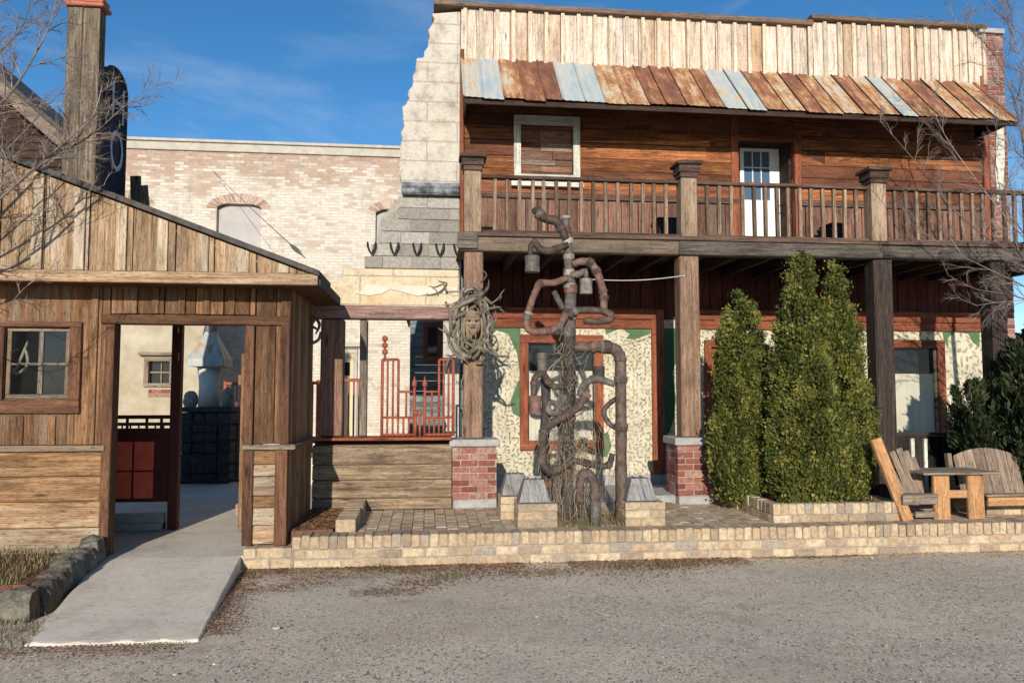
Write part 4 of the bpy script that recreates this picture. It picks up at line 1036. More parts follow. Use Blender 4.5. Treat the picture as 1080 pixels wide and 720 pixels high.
# red half partition at the back opening
mb = MB(); mb.box(-2.74, -2.64, 8.62, 8.72, FL, 2.32, grain=2); mb.box(-3.36, -2.745, 8.63, 8.69, 1.12, 1.2, grain=0); mb.box(-3.36, -2.745, 8.64, 8.69, 1.3, 1.34, grain=0)
for x in (-3.2, -3.0, -2.85): mb.box(x, x+.025, 8.65, 8.68, 1.2, 1.3)
mb.box(-3.36, -2.745, 8.65, 8.69, .42, 1.12)
rp = mb.build('half_partition', M['maroon'], shed, bevel=.004)
mb = MB()
for a, b in ((-3.34, -3.12), (-3.1, -2.9)):
    for p, q in ((.46, .74), (.755, 1.06)): mb.box(a, b, 8.635, 8.649, p, q)
mb.build('sunlit_panel', M['sunred'], rp, bevel=.004)  # bright panes imitate a window's sun patch and its muntin cross
mb = MB(); mb.box(-3.36, -2.78, 8.64, 8.72, FL, .3); mb.box(-3.36, -2.78, 8.6, 8.72, FL, .2); mb.build('step_board', M['concrete'], rp)
# swung-open plank half door
mb = MB(); y = SY+.13
for k in range(4): mb.box(-1.73, -1.695, y, y+.135, .3, 1.95, grain=2, jit=.003); y += .14
mb.box(-1.76, -1.73, SY+.14, y-.01, .45, .55, grain=1); mb.box(-1.76, -1.73, SY+.14, y-.01, 1.65, 1.75, grain=1)
mb.build('plank_door', M['shed_clap'], shed, bevel=.005)

# ================================================================== antlers, driftwood
def antler(mb, base, d, up, L, r=.016, tines=3, seg=6):
    base, d, up = Vector(base), Vector(d).normalized(), Vector(up).normalized()
    pts = [base, base+d*L*.3+up*L*.05, base+d*L*.6+up*L*.22, base+d*L*.8+up*L*.5, base+d*L*.82+up*L*.8]
    mb.tube(pts, [r, r*.95, r*.8, r*.6, r*.15], seg, smooth=4)
    side = d.cross(up)
    for k in range(tines):
        b_ = pts[1+k % 3]; dd = (up*R(.6, 1)+d*R(-.2, .4)+side*R(-.5, .5)).normalized()
        mb.tube([b_, b_+dd*L*.2, b_+dd*L*R(.35, .5)+d*L*.08], [r*.7, r*.5, r*.1], seg, smooth=3)
ac = thing('antler_cluster', 'tangle of driftwood and antlers around a carved face on the porch post', 'sculpture', P(495, 335, 8.8))
AY = 8.82
mb = MB()
def dr(pp, r, y=AY, sm=4):
    mb.tube([P(a, b, y+R(-.07, .0)-.0) for a, b in pp], r, 7, smooth=sm)
for pp, r in [([(473, 330), (485, 322), (500, 315), (512, 308)], [.02, .03, .03, .012]), ([(476, 336), (490, 330), (502, 322)], [.03, .034, .02]),
              ([(462, 346), (475, 353), (490, 360), (503, 368)], [.004, .016, .022, .012]), ([(492, 375), (503, 366), (514, 358)], [.03, .026, .016]),
              ([(503, 310), (508, 325), (511, 340), (512, 352)], [.022, .026, .024, .012]), ([(500, 308), (508, 312), (516, 318), (522, 323)], [.03, .026, .02, .008]),
              ([(478, 360), (482, 368), (488, 374), (497, 376)], [.024, .034, .034, .02]), ([(505, 366), (512, 370), (517, 366), (514, 362)], [.03, .034, .024, .014]),
              ([(470, 318), (474, 330), (476, 345), (474, 356)], [.012, .024, .022, .01]), ([(486, 318), (480, 330), (478, 342)], [.022, .028, .016]),
              ([(468, 342), (472, 352), (476, 366), (484, 378)], [.012, .02, .024, .01]), ([(498, 300), (505, 305), (509, 312)], [.022, .026, .014]),
              ([(513, 345), (518, 352), (520, 360)], [.016, .013, .004]), ([(476, 322), (490, 316), (502, 312), (514, 320)], [.016, .024, .02, .01]),
              ([(488, 366), (494, 372), (493, 379)], [.02, .02, .006]), ([(482, 345), (480, 352), (484, 360)], [.02, .024, .012])]:
    dr(pp, r)
for k in range(26):
    x_, y_ = R(468, 518), R(308, 378); a = R(0, 6.28); L_ = R(10, 26); c_ = R(-.8, .8)
    dr([(x_, y_), (x_+L_*.4*math.cos(a), y_+L_*.4*math.sin(a)), (x_+L_*.75*math.cos(a+c_*.5), y_+L_*.75*math.sin(a+c_*.5)), (x_+L_*math.cos(a+c_), y_+L_*math.sin(a+c_))], [R(.008, .018), R(.012, .02), R(.008, .014), .003])
for k in range(34):
    a = R(0, 6.28); rx, ry = R(13, 24), R(22, 38); cx_, cy_ = 494, 341; da = R(.35, .9)*random.choice((-1, 1))
    dr([(cx_+rx*math.cos(a+da*t_)*R(.9, 1.1), cy_+ry*math.sin(a+da*t_)*R(.9, 1.1)) for t_ in (0, .35, .7, 1)], [R(.008, .018), R(.012, .022), R(.01, .018), .004])
mb.build('driftwood', M['drift'], ac, smooth=True)
mb = MB()
for pp, r in [([(446, 311), (456, 311), (466, 307), (471, 299), (463, 297)], [.004, .013, .016, .012, .004]), ([(471, 308), (468, 300), (463, 296)], [.016, .012, .004]), ([(452, 312), (450, 308)], [.008, .003]),
              ([(507, 298), (513, 291), (510, 286), (507, 290)], [.012, .011, .009, .004]), ([(509, 311), (513, 304), (515, 299)], [.014, .01, .004]),
              ([(517, 321), (525, 315), (529, 309), (532, 305)], [.010, .009, .007, .003]), ([(529, 312), (527, 317)], [.006, .003]), ([(466, 300), (458, 303), (452, 301)], [.011, .008, .003]),
              ([(462, 312), (460, 306), (456, 304)], [.01, .008, .003])]:
    mb = MB(); dr(pp, r, AY-.05); mb.build('antler', M['drift'], ac, smooth=True)
mb = MB(); c = P(498, 341, AY-.06)
mb.ell(c, (.105, .07, .155), 14, 12, .6); 
mb.ell(c+Vector((.012, -.075, -.005)), (.02, .028, .045), 8, 6, .7); mb.ell(c+Vector((-.035, -.058, .045)), (.038, .02, .014), 8, 6, .6); mb.ell(c+Vector((.045, -.058, .045)), (.038, .02, .014), 8, 6, .6)
mb.ell(c+Vector((.01, -.05, -.09)), (.05, .03, .05), 8, 6, .5); mb.ell(c+Vector((.0, -.064, -.05)), (.034, .014, .01), 8, 6, .4)
for k in range(12): a = R(-.1, .1); mb.tube([c+Vector((a, -.04, .06)), c+Vector((a*1.15, -.045, -.05)), c+Vector((a*1.0+R(-.02, .02), -.03, -.2))], [.012, .014, .004], 5, smooth=3)
face = mb.build('carved_face', wood('carved face wood', (.12, .08, .05), (.25, .18, .12), (.4, .31, .22), knots=False), ac, smooth=True)
mb = MB()
for s_ in (-.034, .044): mb.ell(c+Vector((s_, -.066, .022)), (.018, .01, .011), 8, 5)
mb.ell(c+Vector((.004, -.075, -.06)), (.026, .008, .008), 8, 5)
mb.build('eye', M['iron'], face)
t = thing('antler_bundle', 'small grey antler bundle hanging under the right eave of the shed', 'antlers', P(328, 340, 8.55))
mb = MB()
for pp, r in [([(322, 338), (330, 334), (337, 342), (333, 352)], [.012, .018, .018, .008]), ([(320, 350), (327, 344), (336, 348)], [.016, .02, .01]), ([(319, 368), (326, 364), (336, 358), (338, 350)], [.006, .014, .018, .01]), ([(324, 340), (322, 352), (326, 362)], [.01, .016, .008]), ([(332, 337), (326, 349), (330, 360)], [.015, .018, .01])]:
    mb.tube([P(a, b, 8.55+R(-.06, .06)) for a, b in pp], r, 7, smooth=4)
mb.build('antlers', M['drift'], t, smooth=True)
mb = MB(); mb.tube([P(329, 338, 8.55), P(329, 322, 8.55)], .004, 5); mb.build('hanging_wire', M['wire'], t)
mb = MB(); c = P(14, 390, 7.42)
for pp in ([(10, 392), (17, 388), (22, 378), (27, 366), (29, 360)], [(10, 392), (9, 380), (14, 370), (20, 368)], [(22, 392), (29, 384), (28, 372), (26, 368)], [(12, 392), (20, 393), (28, 386)]):
    mb.tube([P(a, b, 7.44+R(-.02, .02)) for a, b in pp], [.013]*(len(pp)-1)+[.004], 7, smooth=4)
tag(mb.build('antler', M['antler'], loc=tuple(c), smooth=True), 'pale antler hanging inside the shed window', 'antler')

# ================================================================== PIPE SCULPTURE
ps = thing('pipe_sculpture', 'tall rusty tree-like sculpture of bent pipes and hanging cans', 'sculpture', (1.42, 7.75, PT))
SC = 7.75
def pp_(lst, y=SC, jy=0): return [P(a, b, y+jy*math.sin(i*1.7)) for i, (a, b) in enumerate(lst)]
def q(px): return px*(7.75/810)
def pipe(name, lst, r, m, y=SC, jy=0, sm=4, rings=(), mring='pipelight'):
    mb = MB(); rr = [q(x) for x in r] if isinstance(r, (list, tuple)) else q(r)
    pts = pp_(lst, y, jy); mb.wob = .07; mb.tube(pts, rr, 12, smooth=sm)
    o = mb.build(name, M[m], ps, smooth=True)
    rl = rr if isinstance(rr, list) else [rr]*len(pts)
    for i in range(1, len(pts)-1):
        if random.random() < .5:                      # threaded collars where the pipe turns
            d_ = (pts[i+1]-pts[i-1]).normalized(); rd = rl[i]; hl = rd*R(.45, .9)
            mc = MB(); mc.tube([pts[i]-d_*hl, pts[i]-d_*hl*.8, pts[i]-d_*hl*.5, pts[i]+d_*hl*.5, pts[i]+d_*hl*.8, pts[i]+d_*hl], [rd*1.02, rd*1.2, rd*1.22, rd*1.22, rd*1.2, rd*1.02], 12)
            mc.build('collar', M[random.choice(('pipe', 'pipe', 'pipegray', 'pipered'))], o)
    if rings:
        mb = MB()
        for (a, b, c2, d2, rad) in rings:
            A, B = P(a, b, y), P(c2, d2, y); mb.tube([A, A.lerp(B, .12), A.lerp(B, .88), B], [q(rad)*.93, q(rad), q(rad), q(rad)*.93], 12)
        mb.build('coupling', M[mring], o)
    return o
pipe('trunk_pipe', [(600, 552), (598, 500), (600, 440), (601, 400), (600, 352)], [7.5, 6.5, 6, 6.5, 7.2], 'pipedark', jy=.02)
pipe('trunk_pipe', [(600, 356), (601, 330), (602, 305), (600, 285), (599, 262), (597, 243), (597, 228)], [7.5, 6.5, 6, 5.2, 5, 4.6, 4], 'pipegray', rings=[(597, 231, 597, 228, 5.2), (599, 257, 599, 251, 6), (600, 274, 600, 268, 6.2), (600.5, 291, 600, 284, 6.4), (601, 304, 601, 299, 7), (601, 337, 601, 330, 7.5)])
pipe('branch_pipe', [(597, 252), (592, 241), (586, 233), (577, 231), (569, 226), (564, 219)], [4, 4.6, 5, 5, 5.2, 4.2], 'pipe', y=SC-.04)
pipe('branch_pipe', [(599, 258), (586, 263), (577, 265), (569, 262), (564, 256), (560, 260), (560, 270)], [3.6, 3.8, 4, 4, 3.6, 3.2, 2.8], 'pipe', y=SC-.05)
pipe('branch_pipe', [(601, 290), (611, 289), (617, 286), (618, 294)], [4, 4, 3, 2.6], 'pipegray', y=SC-.04)
pipe('branch_pipe', [(604, 279), (612, 276), (622, 277), (629, 286), (634, 300), (637, 314), (636, 330)], [3.5, 4.2, 4.3, 4.3, 4.3, 4.2, 4], 'pipered', y=SC-.08, rings=[(635.5, 306, 636.5, 309, 5.2)], mring='pipered')
pipe('branch_pipe', [(600, 334), (606, 328), (620, 327), (635, 328), (644, 332), (643, 337), (630, 339), (616, 338)], [4.2, 4, 3.8, 3.8, 4, 4, 3.8, 3.6], 'pipe', y=SC-.1)
pipe('branch_pipe', [(598, 293), (585, 298), (570, 299), (566, 305), (560, 320), (556, 335), (556, 345), (563, 350), (578, 349), (590, 344), (597, 330)], [3.6, 3.8, 3.8, 3.8, 3.8, 3.8, 4, 4, 4, 4, 4], 'pipered', y=SC-.09, rings=[(558, 329, 557, 332, 4.8)])
pipe('branch_pipe', [(594, 326), (588, 315), (584, 307)], [3.4, 3.2, 3.2], 'pipegray', y=SC+.03)
pipe('side_pipe', [(606, 366), (625, 366), (640, 366), (649, 369), (654, 378), (654.5, 400), (655, 450), (655, 510), (656, 551)], [6, 6, 6.2, 6.4, 6.2, 6, 6, 6.2, 6.6], 'pipe', y=SC-.03, rings=[(654, 381, 654.2, 376, 7), (633, 366, 637, 366, 7)], mring='pipegray')
pipe('side_pipe', [(575, 398), (576, 430), (574, 470), (577, 510), (580, 551)], [5, 5.2, 5, 5.4, 6], 'pipedark', y=SC+.05)
pipe('branch_pipe', [(563, 418), (563, 404), (566, 396), (573, 395), (578, 402), (583, 407), (593, 408)], [3.2, 3.4, 3.6, 3.8, 3.6, 3.4, 3], 'pipe', y=SC-.1)
pipe('branch_pipe', [(619, 416), (610, 428), (598, 437), (584, 445), (574, 455), (572, 472), (573, 488), (580, 497), (592, 493), (604, 485)], [4.2, 4.4, 4.6, 4.6, 4.6, 4.6, 4.6, 4.4, 4, 4], 'pipe', y=SC-.1, rings=[(617, 418, 620, 414, 5.2)], mring='pipered')
pipe('branch_pipe', [(648, 405), (636, 401), (625, 400), (616, 406), (611, 418)], [3.6, 3.8, 4, 4, 3.6], 'pipegray', y=SC-.06)
pipe('branch_pipe', [(604, 485), (618, 488), (632, 491), (642, 490), (646, 478)], [3.6, 3.6, 3.6, 3.4, 3], 'pipedark', y=SC)
pipe('branch_pipe', [(604, 412), (594, 422), (586, 436), (578, 432), (582, 424), (596, 432)], [3.2, 3.4, 3.4, 3.2, 3, 3], 'pipegray', y=SC-.03)
pipe('branch_pipe', [(650, 420), (640, 428), (637, 436), (642, 446), (650, 452)], [2.6, 2.8, 2.8, 2.8, 2.4], 'pipedark', y=SC+.04)
pipe('branch_pipe', [(585, 440), (594, 455), (602, 470)], [3, 3, 3], 'pipe', y=SC+.03)
pipe('hook_pipe', [(612, 530), (612, 508), (616, 500), (621, 500), (626, 508), (628, 522), (628, 530)], [4, 4.6, 5, 5.2, 5.2, 5.2, 5], 'pipe', y=SC-.16)
pipe('hook_pipe', [(628, 529), (628, 554)], [5.8, 5.6], 'pipegray', y=SC-.16, sm=0)
def can(px0, px1, py0, py1, m, y):
    a, b = P((px0+px1)/2, py1, y), P((px0+px1)/2, py0, y); r = q((px1-px0)/2); mb = MB(); h = (b-a)
    mb.tube([a, a, a+h*.04, a+h*.33, a+h*.36, a+h*.66, a+h*.69, a+h*.97, b, b], [r*.86, r*.97, r, r, r*.96, r*.96, r, r, r*.94, r*.3], 16); mb.build('hanging_can', M[m], ps, smooth=False)
can(553.5, 569.5, 270, 287, 'pipegray', SC-.05); can(611, 625, 294, 310, 'pipegray', SC-.04); can(558, 571, 417, 436, 'pipered', SC-.1); can(566.5, 577.5, 372, 392, 'pipegray', SC-.03); can(625, 638, 386, 401, 'pipedark', SC)
# vine climbing the sculpture
mb = MB()
for k in range(170):
    y0 = R(352, 545); x = 601+random.gauss(0, 9); n = random.randint(4, 7); pts = []; L = R(15, 75); ya = y0
    for i in range(n):
        pts.append((x, min(ya, 549))); x += random.gauss(0, 4.5); ya += L/n
    yy = SC+R(-.16, .1); mb.tube([P(a, b, yy+.03*math.sin(i+k)) for i, (a, b) in enumerate(pts)], R(.0016, .0034), 4, smooth=2, caps=False)
for k in range(130):                                     # hanging strands low down
    x = 601+random.gauss(0, 18) if k % 3 else R(588, 648); y0 = R(430, 520); pts = []
    for i in range(5): pts.append((x, min(y0+i*R(10, 24), 551))); x += random.gauss(0, 4)
    yy = SC+R(-.18, .18); mb.tube([P(a, b, yy) for a, b in pts], R(.0012, .0027), 4, smooth=2, caps=False)
for k in range(70):                                      # stray wisps
    a0 = (600+random.gauss(0, 6), R(345, 480)); d_ = R(-1, 1); pts = [a0]
    for i in range(4): pts.append((pts[-1][0]+d_*R(3, 11), pts[-1][1]+R(-9, 8)))
    yy = SC+R(-.2, .1); mb.tube([P(a, b, yy) for a, b in pts], [.003, .003, .0026, .002, .0012], 4, smooth=3, caps=False)
tag(mb.build('climbing_vine', M['vine'], loc=(1.42, 7.75, PT)), 'dry leafless vine tangled up the pipe sculpture trunk', 'vine')

# pedestals with tapered footings on top
def pedestal(px0, px1, pyb, Y, label, fl):
    a, b = PX(px0, Y, pyb), PX(px1, Y, pyb); mb = MB(); dpt = .34; h = .075
    for i in range(3):
        z = PT+.004+i*.079
        for (y0, y1) in ((Y, Y+.1), (Y+dpt-.1, Y+dpt)):
            c = a+(b-a)*(.62 if i % 2 else .38)
            mb.box(a, c-.004, y0+R(-.003, .003), y1, z, z+.071, jit=.003); mb.box(c+.004, b, y0+R(-.003, .003), y1, z, z+.071, jit=.003)
        for sx in (a, b-.1): mb.box(sx+R(-.002, .002), sx+.1, Y+.108, Y+dpt-.108, z, z+.071, jit=.003)
    p = thing('brick_pedestal', label, 'pedestal', ((a+b)/2, Y+dpt/2, PT), 'brick pedestals around the pipe sculpture')
    mb.build('brick_courses', M['yellowbrick'], p, bevel=.005)
    mb2 = MB(); mb2.box(a+.008, b-.008, Y+.01, Y+dpt-.01, PT, PT+.235); mb2.build('mortar_core', M['mortar'], p)
    zt = PT+.243; cx, cy = (a+b)/2-.02, Y+dpt/2; w0, w1, hh = .155, .095, .215
    m3 = MB()
    lo = [(cx-w0, cy-w0*.8), (cx+w0, cy-w0*.8), (cx+w0, cy+w0*.8), (cx-w0, cy+w0*.8)]; hi = [(cx-w1, cy-w1*.8), (cx+w1, cy-w1*.8), (cx+w1, cy+w1*.8), (cx-w1, cy+w1*.8)]
    v = [(x, y, zt) for x, y in lo]+[(x, y, zt+hh) for x, y in hi]
    fs = [(3, 2, 1, 0), (4, 5, 6, 7)]+[(i, (i+1) % 4, 4+(i+1) % 4, 4+i) for i in range(4)]
    m3.add(v, fs, [[(v[k][2]*1.0+3*j, v[k][0]+v[k][1]) for k in f] for j, f in enumerate(fs)])
    for s_ in (-.5, .35): m3.box(cx+w1*s_-.007, cx+w1*s_+.007, cy-w1*.78, cy+w1*.78, zt+hh+.0005, zt+hh+R(.008, .02), jit=.003)
    tag(m3.build('stone_footing', M['footing'], loc=(cx, cy, zt), bevel=.01), fl, 'footing', 'grey tapered footings on the pedestals')
pedestal(546, 588, 557, 7.46, 'yellow brick pedestal left of the sculpture at the front wall', 'grey tapered footing on the front left pedestal')
pedestal(660, 702, 555, 7.46, 'yellow brick pedestal right of the sculpture', 'grey tapered footing on the pedestal right of the sculpture')
pedestal(528, 566, 546, 8.0, 'yellow brick pedestal partly hidden behind the front left one', 'grey tapered footing on the pedestal behind the front left one')

# ================================================================== CHAIRS
ch = thing('double_chair', 'weathered wooden double garden chair with a table board between two seats', 'chair', (5.5, 7.75, PT))
def board(mb, a, b, wd, th, up=(0, 0, 1), rnd=None):
    """plank from a to b, width wd along 'side', thickness th"""
    a, b = Vector(a), Vector(b); d = (b-a); L = d.length; d.normalize(); up = Vector(up); s_ = d.cross(up).normalized(); n_ = s_.cross(d).normalized()
    m = Matrix((d, s_, n_)).transposed().to_4x4(); m.translation = a
    mb.box(0, L, -wd/2, wd/2, -th/2, th/2, rnd, 0, .002, 0, m)
z0 = PT
# front leg boards and table
mb = MB(); mb.box(5.22, 5.40, 7.5, 7.54, z0, .73, grain=2, jit=.003); mb.build('leg', M['chair_lit'], ch, bevel=.005)
mb = MB(); mb.box(5.60, 5.78, 7.5, 7.54, z0, .73, grain=2, jit=.003); mb.build('leg', M['chair_lit'], ch, bevel=.005)
mb = MB()
for k in range(4): mb.box(5.08+R(-.02, .01), 5.92+R(-.01, .02), 7.44+k*.135, 7.44+k*.135+.128, .735, .76, grain=0, jit=.003)
mb.build('table_top', M['chair'], ch, bevel=.004)
mb = MB(); mb.box(5.40, 5.60, 7.51, 7.545, .49, .57, grain=0); mb.build('stretcher', M['chair_lit'], ch, bevel=.004); mb = MB(); mb.box(5.43, 5.47, 7.8, 7.84, z0, .73, grain=2); mb.build('leg', M['chair_lit'], ch, bevel=.004)
# left seat: faces right and forward
mb = MB()
for k in range(4): board(mb, (4.86+k*.035, 7.5+k*.1, .53-k*.025), (5.24, 7.5+k*.1, .53-k*.025), .095, .025)
board(mb, (4.84, 7.46, .485), (5.22, 7.46, .485), .03, .09)
mb.build('seat', M['chair'], ch, bevel=.004)
# fan back, leaning to the left
mb = MB(); n = 5
hgt = [.42, .5, .53, .5, .43]
for k in range(n):
    f = (k-(n-1)/2)
    b0 = Vector((5.14+f*.078, 7.64+f*.03, .43)); t0 = Vector((5.0+f*.095, 7.74+f*.03, .46+hgt[k]))
    d = (t0-b0); nrm_ = Vector((.4, -.9, .25)).normalized()
    board(mb, b0, t0, .098, .022, up=nrm_)
mb.build('backrest', M['chair'], ch, bevel=.012)
mb = MB(); board(mb, (4.90, 7.47, z0), (4.665, 7.62, 1.1), .125, .05, up=(.1, -1, 0)); mb.build('back_leg', M['chair_lit'], ch, bevel=.008)
mb = MB(); board(mb, (5.0, 7.5, .33), (5.24, 7.5, .33), .03, .06); mb.build('brace', M['chair'], ch, bevel=.004)
# right seat
mb = MB()
for k in range(5): mb.box(5.79, 6.95, 7.47+k*.1, 7.47+k*.1+.092, .50-k*.02, .525-k*.02, grain=0, jit=.003)
mb.build('seat', M['chair'], ch, bevel=.004)
mb = MB(); mb.box(5.79, 6.95, 7.455, 7.485, .41, .497, grain=0, jit=.003); mb.build('seat_rail', M['chair_lit'], ch, bevel=.004)
mb = MB(); n = 6
for k in range(n):
    f = (k-2.5)/2.5; x = 5.86+k*.128; h_ = .93-.085*f*f
    # slat with a shaped top so the back reads as one arch
    t_ = 5; xs2 = [x+.122*i/t_ for i in range(t_+1)]
    top = [(xx, .93+.05-.30*((xx-6.24)**2)/.16*.32) for xx in xs2]
    pts = [(x, .42), (x+.122, .42)]+top[::-1]
    mb.prism(pts, 7.93, 7.955, vert=True)
m_ = mb
rot = Matrix.Rotation(RAD(-16), 4, 'X'); piv = Vector((0, 7.94, .42))
m_.v = [tuple((rot @ (Vector(p)-piv))+piv) for p in m_.v]
m_.build('backrest', M['chair'], ch, bevel=.006)
mb = MB(); board(mb, (5.83, 8.02, z0), (5.83, 8.12, .9), .06, .05, up=(1, 0, 0)); mb.build('back_leg', M['chair'], ch, bevel=.004); mb = MB(); mb.box(6.9, 6.98, 7.5, 7.54, z0, .73, grain=2); mb.build('leg', M['chair'], ch, bevel=.004)

# ================================================================== TREES
def spray_tree(name, label, cx, cy, z0, z1, Rmax, n, mat, seed, lean=(0, 0), bushy=.25, prof=None, size=(.014, .034), group=None, cat='tree', lobes=.30, slim=1.0, plumes=420, pl=1.0):
    g = np.random.default_rng(seed)
    root = thing(name, label, cat, (cx, cy, z0-.1), group)
    H = z1-z0
    def rad(h):
        if prof: return np.interp(h, [p[0] for p in prof], [p[1] for p in prof])*Rmax
        return Rmax*np.clip(1-h, 0, 1)**.72*(.72+.6*np.clip(h*3, 0, 1)*(1-.25*h))
    ph = g.uniform(0, 6.28, 12)
    def lobe(th, h):
        return 1+lobes*(np.sin(3*th+ph[0]+5*h)*.5+np.sin(5*th+ph[1]-9*h)*.4+np.sin(2*th+13*h+ph[2])*.5+np.sin(7*th+23*h+ph[3])*.35+np.sin(11*th-31*h+ph[4])*.25)*.6
    # clumps: tufts that stand out of the surface
    h = 1-np.sqrt(g.uniform(0, 1, n)*(1-.0)); h = np.clip(h*.98+g.normal(0, .01, n), 0, 1.0)
    th = g.uniform(0, 2*np.pi, n)
    nc = plumes; ch_ = np.clip(1-np.sqrt(g.uniform(0, 1, nc))+g.normal(0, .01, nc), 0, .985); cth = g.uniform(0, 2*np.pi, nc)
    cr = rad(ch_)*lobe(cth, ch_)*(1-np.abs(g.normal(0, .10, nc)))*.93
    clen = g.uniform(.12, .30, nc)*pl*(1-.45*ch_); cwd = g.uniform(.022, .05, nc)*pl
    idx = g.integers(0, nc, n); use = g.uniform(0, 1, n) < .84
    t = g.uniform(-.5, .5, n); prof_ = np.sqrt(np.clip(1-(2*t)**2, 0, 1))*np.where(t > 0, 1-.7*t, 1)
    ax = np.stack([np.cos(cth)*g.uniform(.15, .6, nc), np.sin(cth)*g.uniform(.15, .6, nc), np.ones(nc)], 1); ax /= np.linalg.norm(ax, axis=1)[:, None]
    off = ax[idx]*(t*clen[idx])[:, None]+g.normal(0, 1, (n, 3))*(cwd[idx]*prof_)[:, None]
    hf = h; dep = np.abs(g.normal(.16, .12, n)); rf = rad(hf)*lobe(th, hf)*np.clip(1-dep, .1, 1)
    h = np.where(use, ch_[idx], hf); th = np.where(use, cth[idx], th); r = np.where(use, cr[idx], rf)
    lx, ly = lean; tip = np.where(use, 1, 0)
    px = cx+r*np.cos(th)+lx*h+off[:, 0]*tip; py = cy+r*np.sin(th)+ly*h+off[:, 1]*tip; pz = z0+h*H+off[:, 2]*tip+.03*tip
    crnd = g.uniform(0, 1, nc)
    # each spray is a small kite standing near-vertical
    up = np.stack([np.cos(th)*.55+g.normal(0, .35, n), np.sin(th)*.55+g.normal(0, .35, n), np.ones(n)*.8+g.normal(0, .25, n)], 1)
    up /= np.linalg.norm(up, axis=1)[:, None]
    sd = np.stack([g.normal(0, 1, n), g.normal(0, 1, n), g.normal(0, .35, n)], 1); sd -= up*(sd*up).sum(1)[:, None]; sd /= np.linalg.norm(sd, axis=1)[:, None]
    ln = g.uniform(size[0]*1.0, size[1]*1.3, n)[:, None]; wd = (ln[:, 0]*g.uniform(.28, .5, n)*slim)[:, None]
    c = np.stack([px, py, pz], 1)
    V = np.empty((n*4, 3)); V[0::4] = c-up*ln*.5; V[1::4] = c+sd*wd+up*ln*.1; V[2::4] = c+up*ln*.6; V[3::4] = c-sd*wd+up*ln*.05
    V -= np.array(LOC[root]); F = np.arange(n*4).reshape(n, 4)
    me = bpy.data.meshes.new('foliage'); me.vertices.add(n*4); me.vertices.foreach_set('co', V.ravel())
    me.loops.add(n*4); me.loops.foreach_set('vertex_index', F.ravel().astype(np.int32)); me.polygons.add(n); me.polygons.foreach_set('loop_start', np.arange(0, n*4, 4, dtype=np.int32))
    rv_ = np.clip(g.uniform(0, 1, n)*.45+np.where(use, crnd[idx]*.6, .12), 0, 1)  # inner fill leaves set darker, depth shade put into their tone
    me.attributes.new('rnd', 'FLOAT', 'FACE').data.foreach_set('value', rv_.astype(np.float32)); me.materials.append(M[mat]); me.update(calc_edges=True); me.validate()
    o = bpy.data.objects.new('foliage', me); COL.objects.link(o); o.parent = root; LOC[o] = LOC[root]
    mb = MB(); mb.tube([(cx, cy, z0-.12), (cx+lx*.3, cy+ly*.3, z0+H*.3), (cx+lx*.85, cy+ly*.85, z0+H*.85)], [Rmax*.13, Rmax*.1, .008], 8, smooth=3)
    for k in range(26):
        hh = R(.03, .8); a = R(0, 6.28); rr = float(rad(np.array(hh)))*.75
        p = Vector((cx+lx*hh, cy+ly*hh, z0+hh*H)); mb.tube([p, p+Vector((math.cos(a)*rr*.6, math.sin(a)*rr*.6, .06)), p+Vector((math.cos(a)*rr, math.sin(a)*rr, .2))], [.012, .008, .003], 5, smooth=2)
    mb.build('trunk', M['bark'], root)
    return root
arb = 'arborvitae beside the porch'
spray_tree('arborvitae_tree', 'tallest pointed green arborvitae tree in the brick planter', PX(846, 7.95), 7.95, .42, 3.1, .37, 150000, 'arbor', 1, group=arb, lean=(.02, 0), prof=[(0, .74), (.08, .98), (.25, 1.02), (.45, .9), (.65, .68), (.82, .43), (.93, .22), (1, .03)])
spray_tree('arborvitae_tree', 'green arborvitae tree just right of and touching the tallest one', PX(887, 8.05), 8.1, .42, 2.98, .32, 110000, 'arbor', 2, group=arb, lean=(-.03, 0), prof=[(0, .8), (.1, 1), (.35, 1), (.6, .82), (.78, .6), (.92, .3), (1, .04)])
spray_tree('arborvitae_tree', 'shorter green arborvitae tree left of the others, beside the brick pier', PX(777, 8.45), 8.45, .42, 2.68, .325, 110000, 'arbor', 3, group=arb, lean=(.08, 0), prof=[(0, .72), (.1, .95), (.25, 1), (.4, .92), (.6, .86), (.8, .68), (.92, .4), (1, .05)])
spray_tree('juniper_shrub', 'dark spreading juniper shrub at the right edge behind the chair', PX(1086, 8.3), 8.3, .4, 2.25, .52, 60000, 'juniper', 4, plumes=150, pl=1.5, cat='shrub', size=(.03, .09), slim=.4, prof=[(0, .8), (.3, 1), (.6, .85), (.85, .55), (1, .1)], lobes=.4)
spray_tree('juniper_shrub', 'dark juniper shrub reaching a bough in front of the right window', PX(1036, 8.5), 8.5, .5, 1.75, .2, 14000, 'juniper', 5, plumes=40, pl=1.3, cat='shrub', lean=(-.26, 0), size=(.03, .085), slim=.4, prof=[(0, .5), (.3, .8), (.55, 1), (.8, .8), (1, .2)], lobes=.5)
spray_tree('spruce_tree', 'distant dark spruce tree beyond the right corner of the building', 17.3, 19.5, .3, 4.1, 1.5, 26000, 'juniper', 6, plumes=260, pl=3.0, size=(.09, .16), prof=[(0, .9), (.2, 1), (.6, .6), (.9, .2), (1, .02)], lobes=.35)

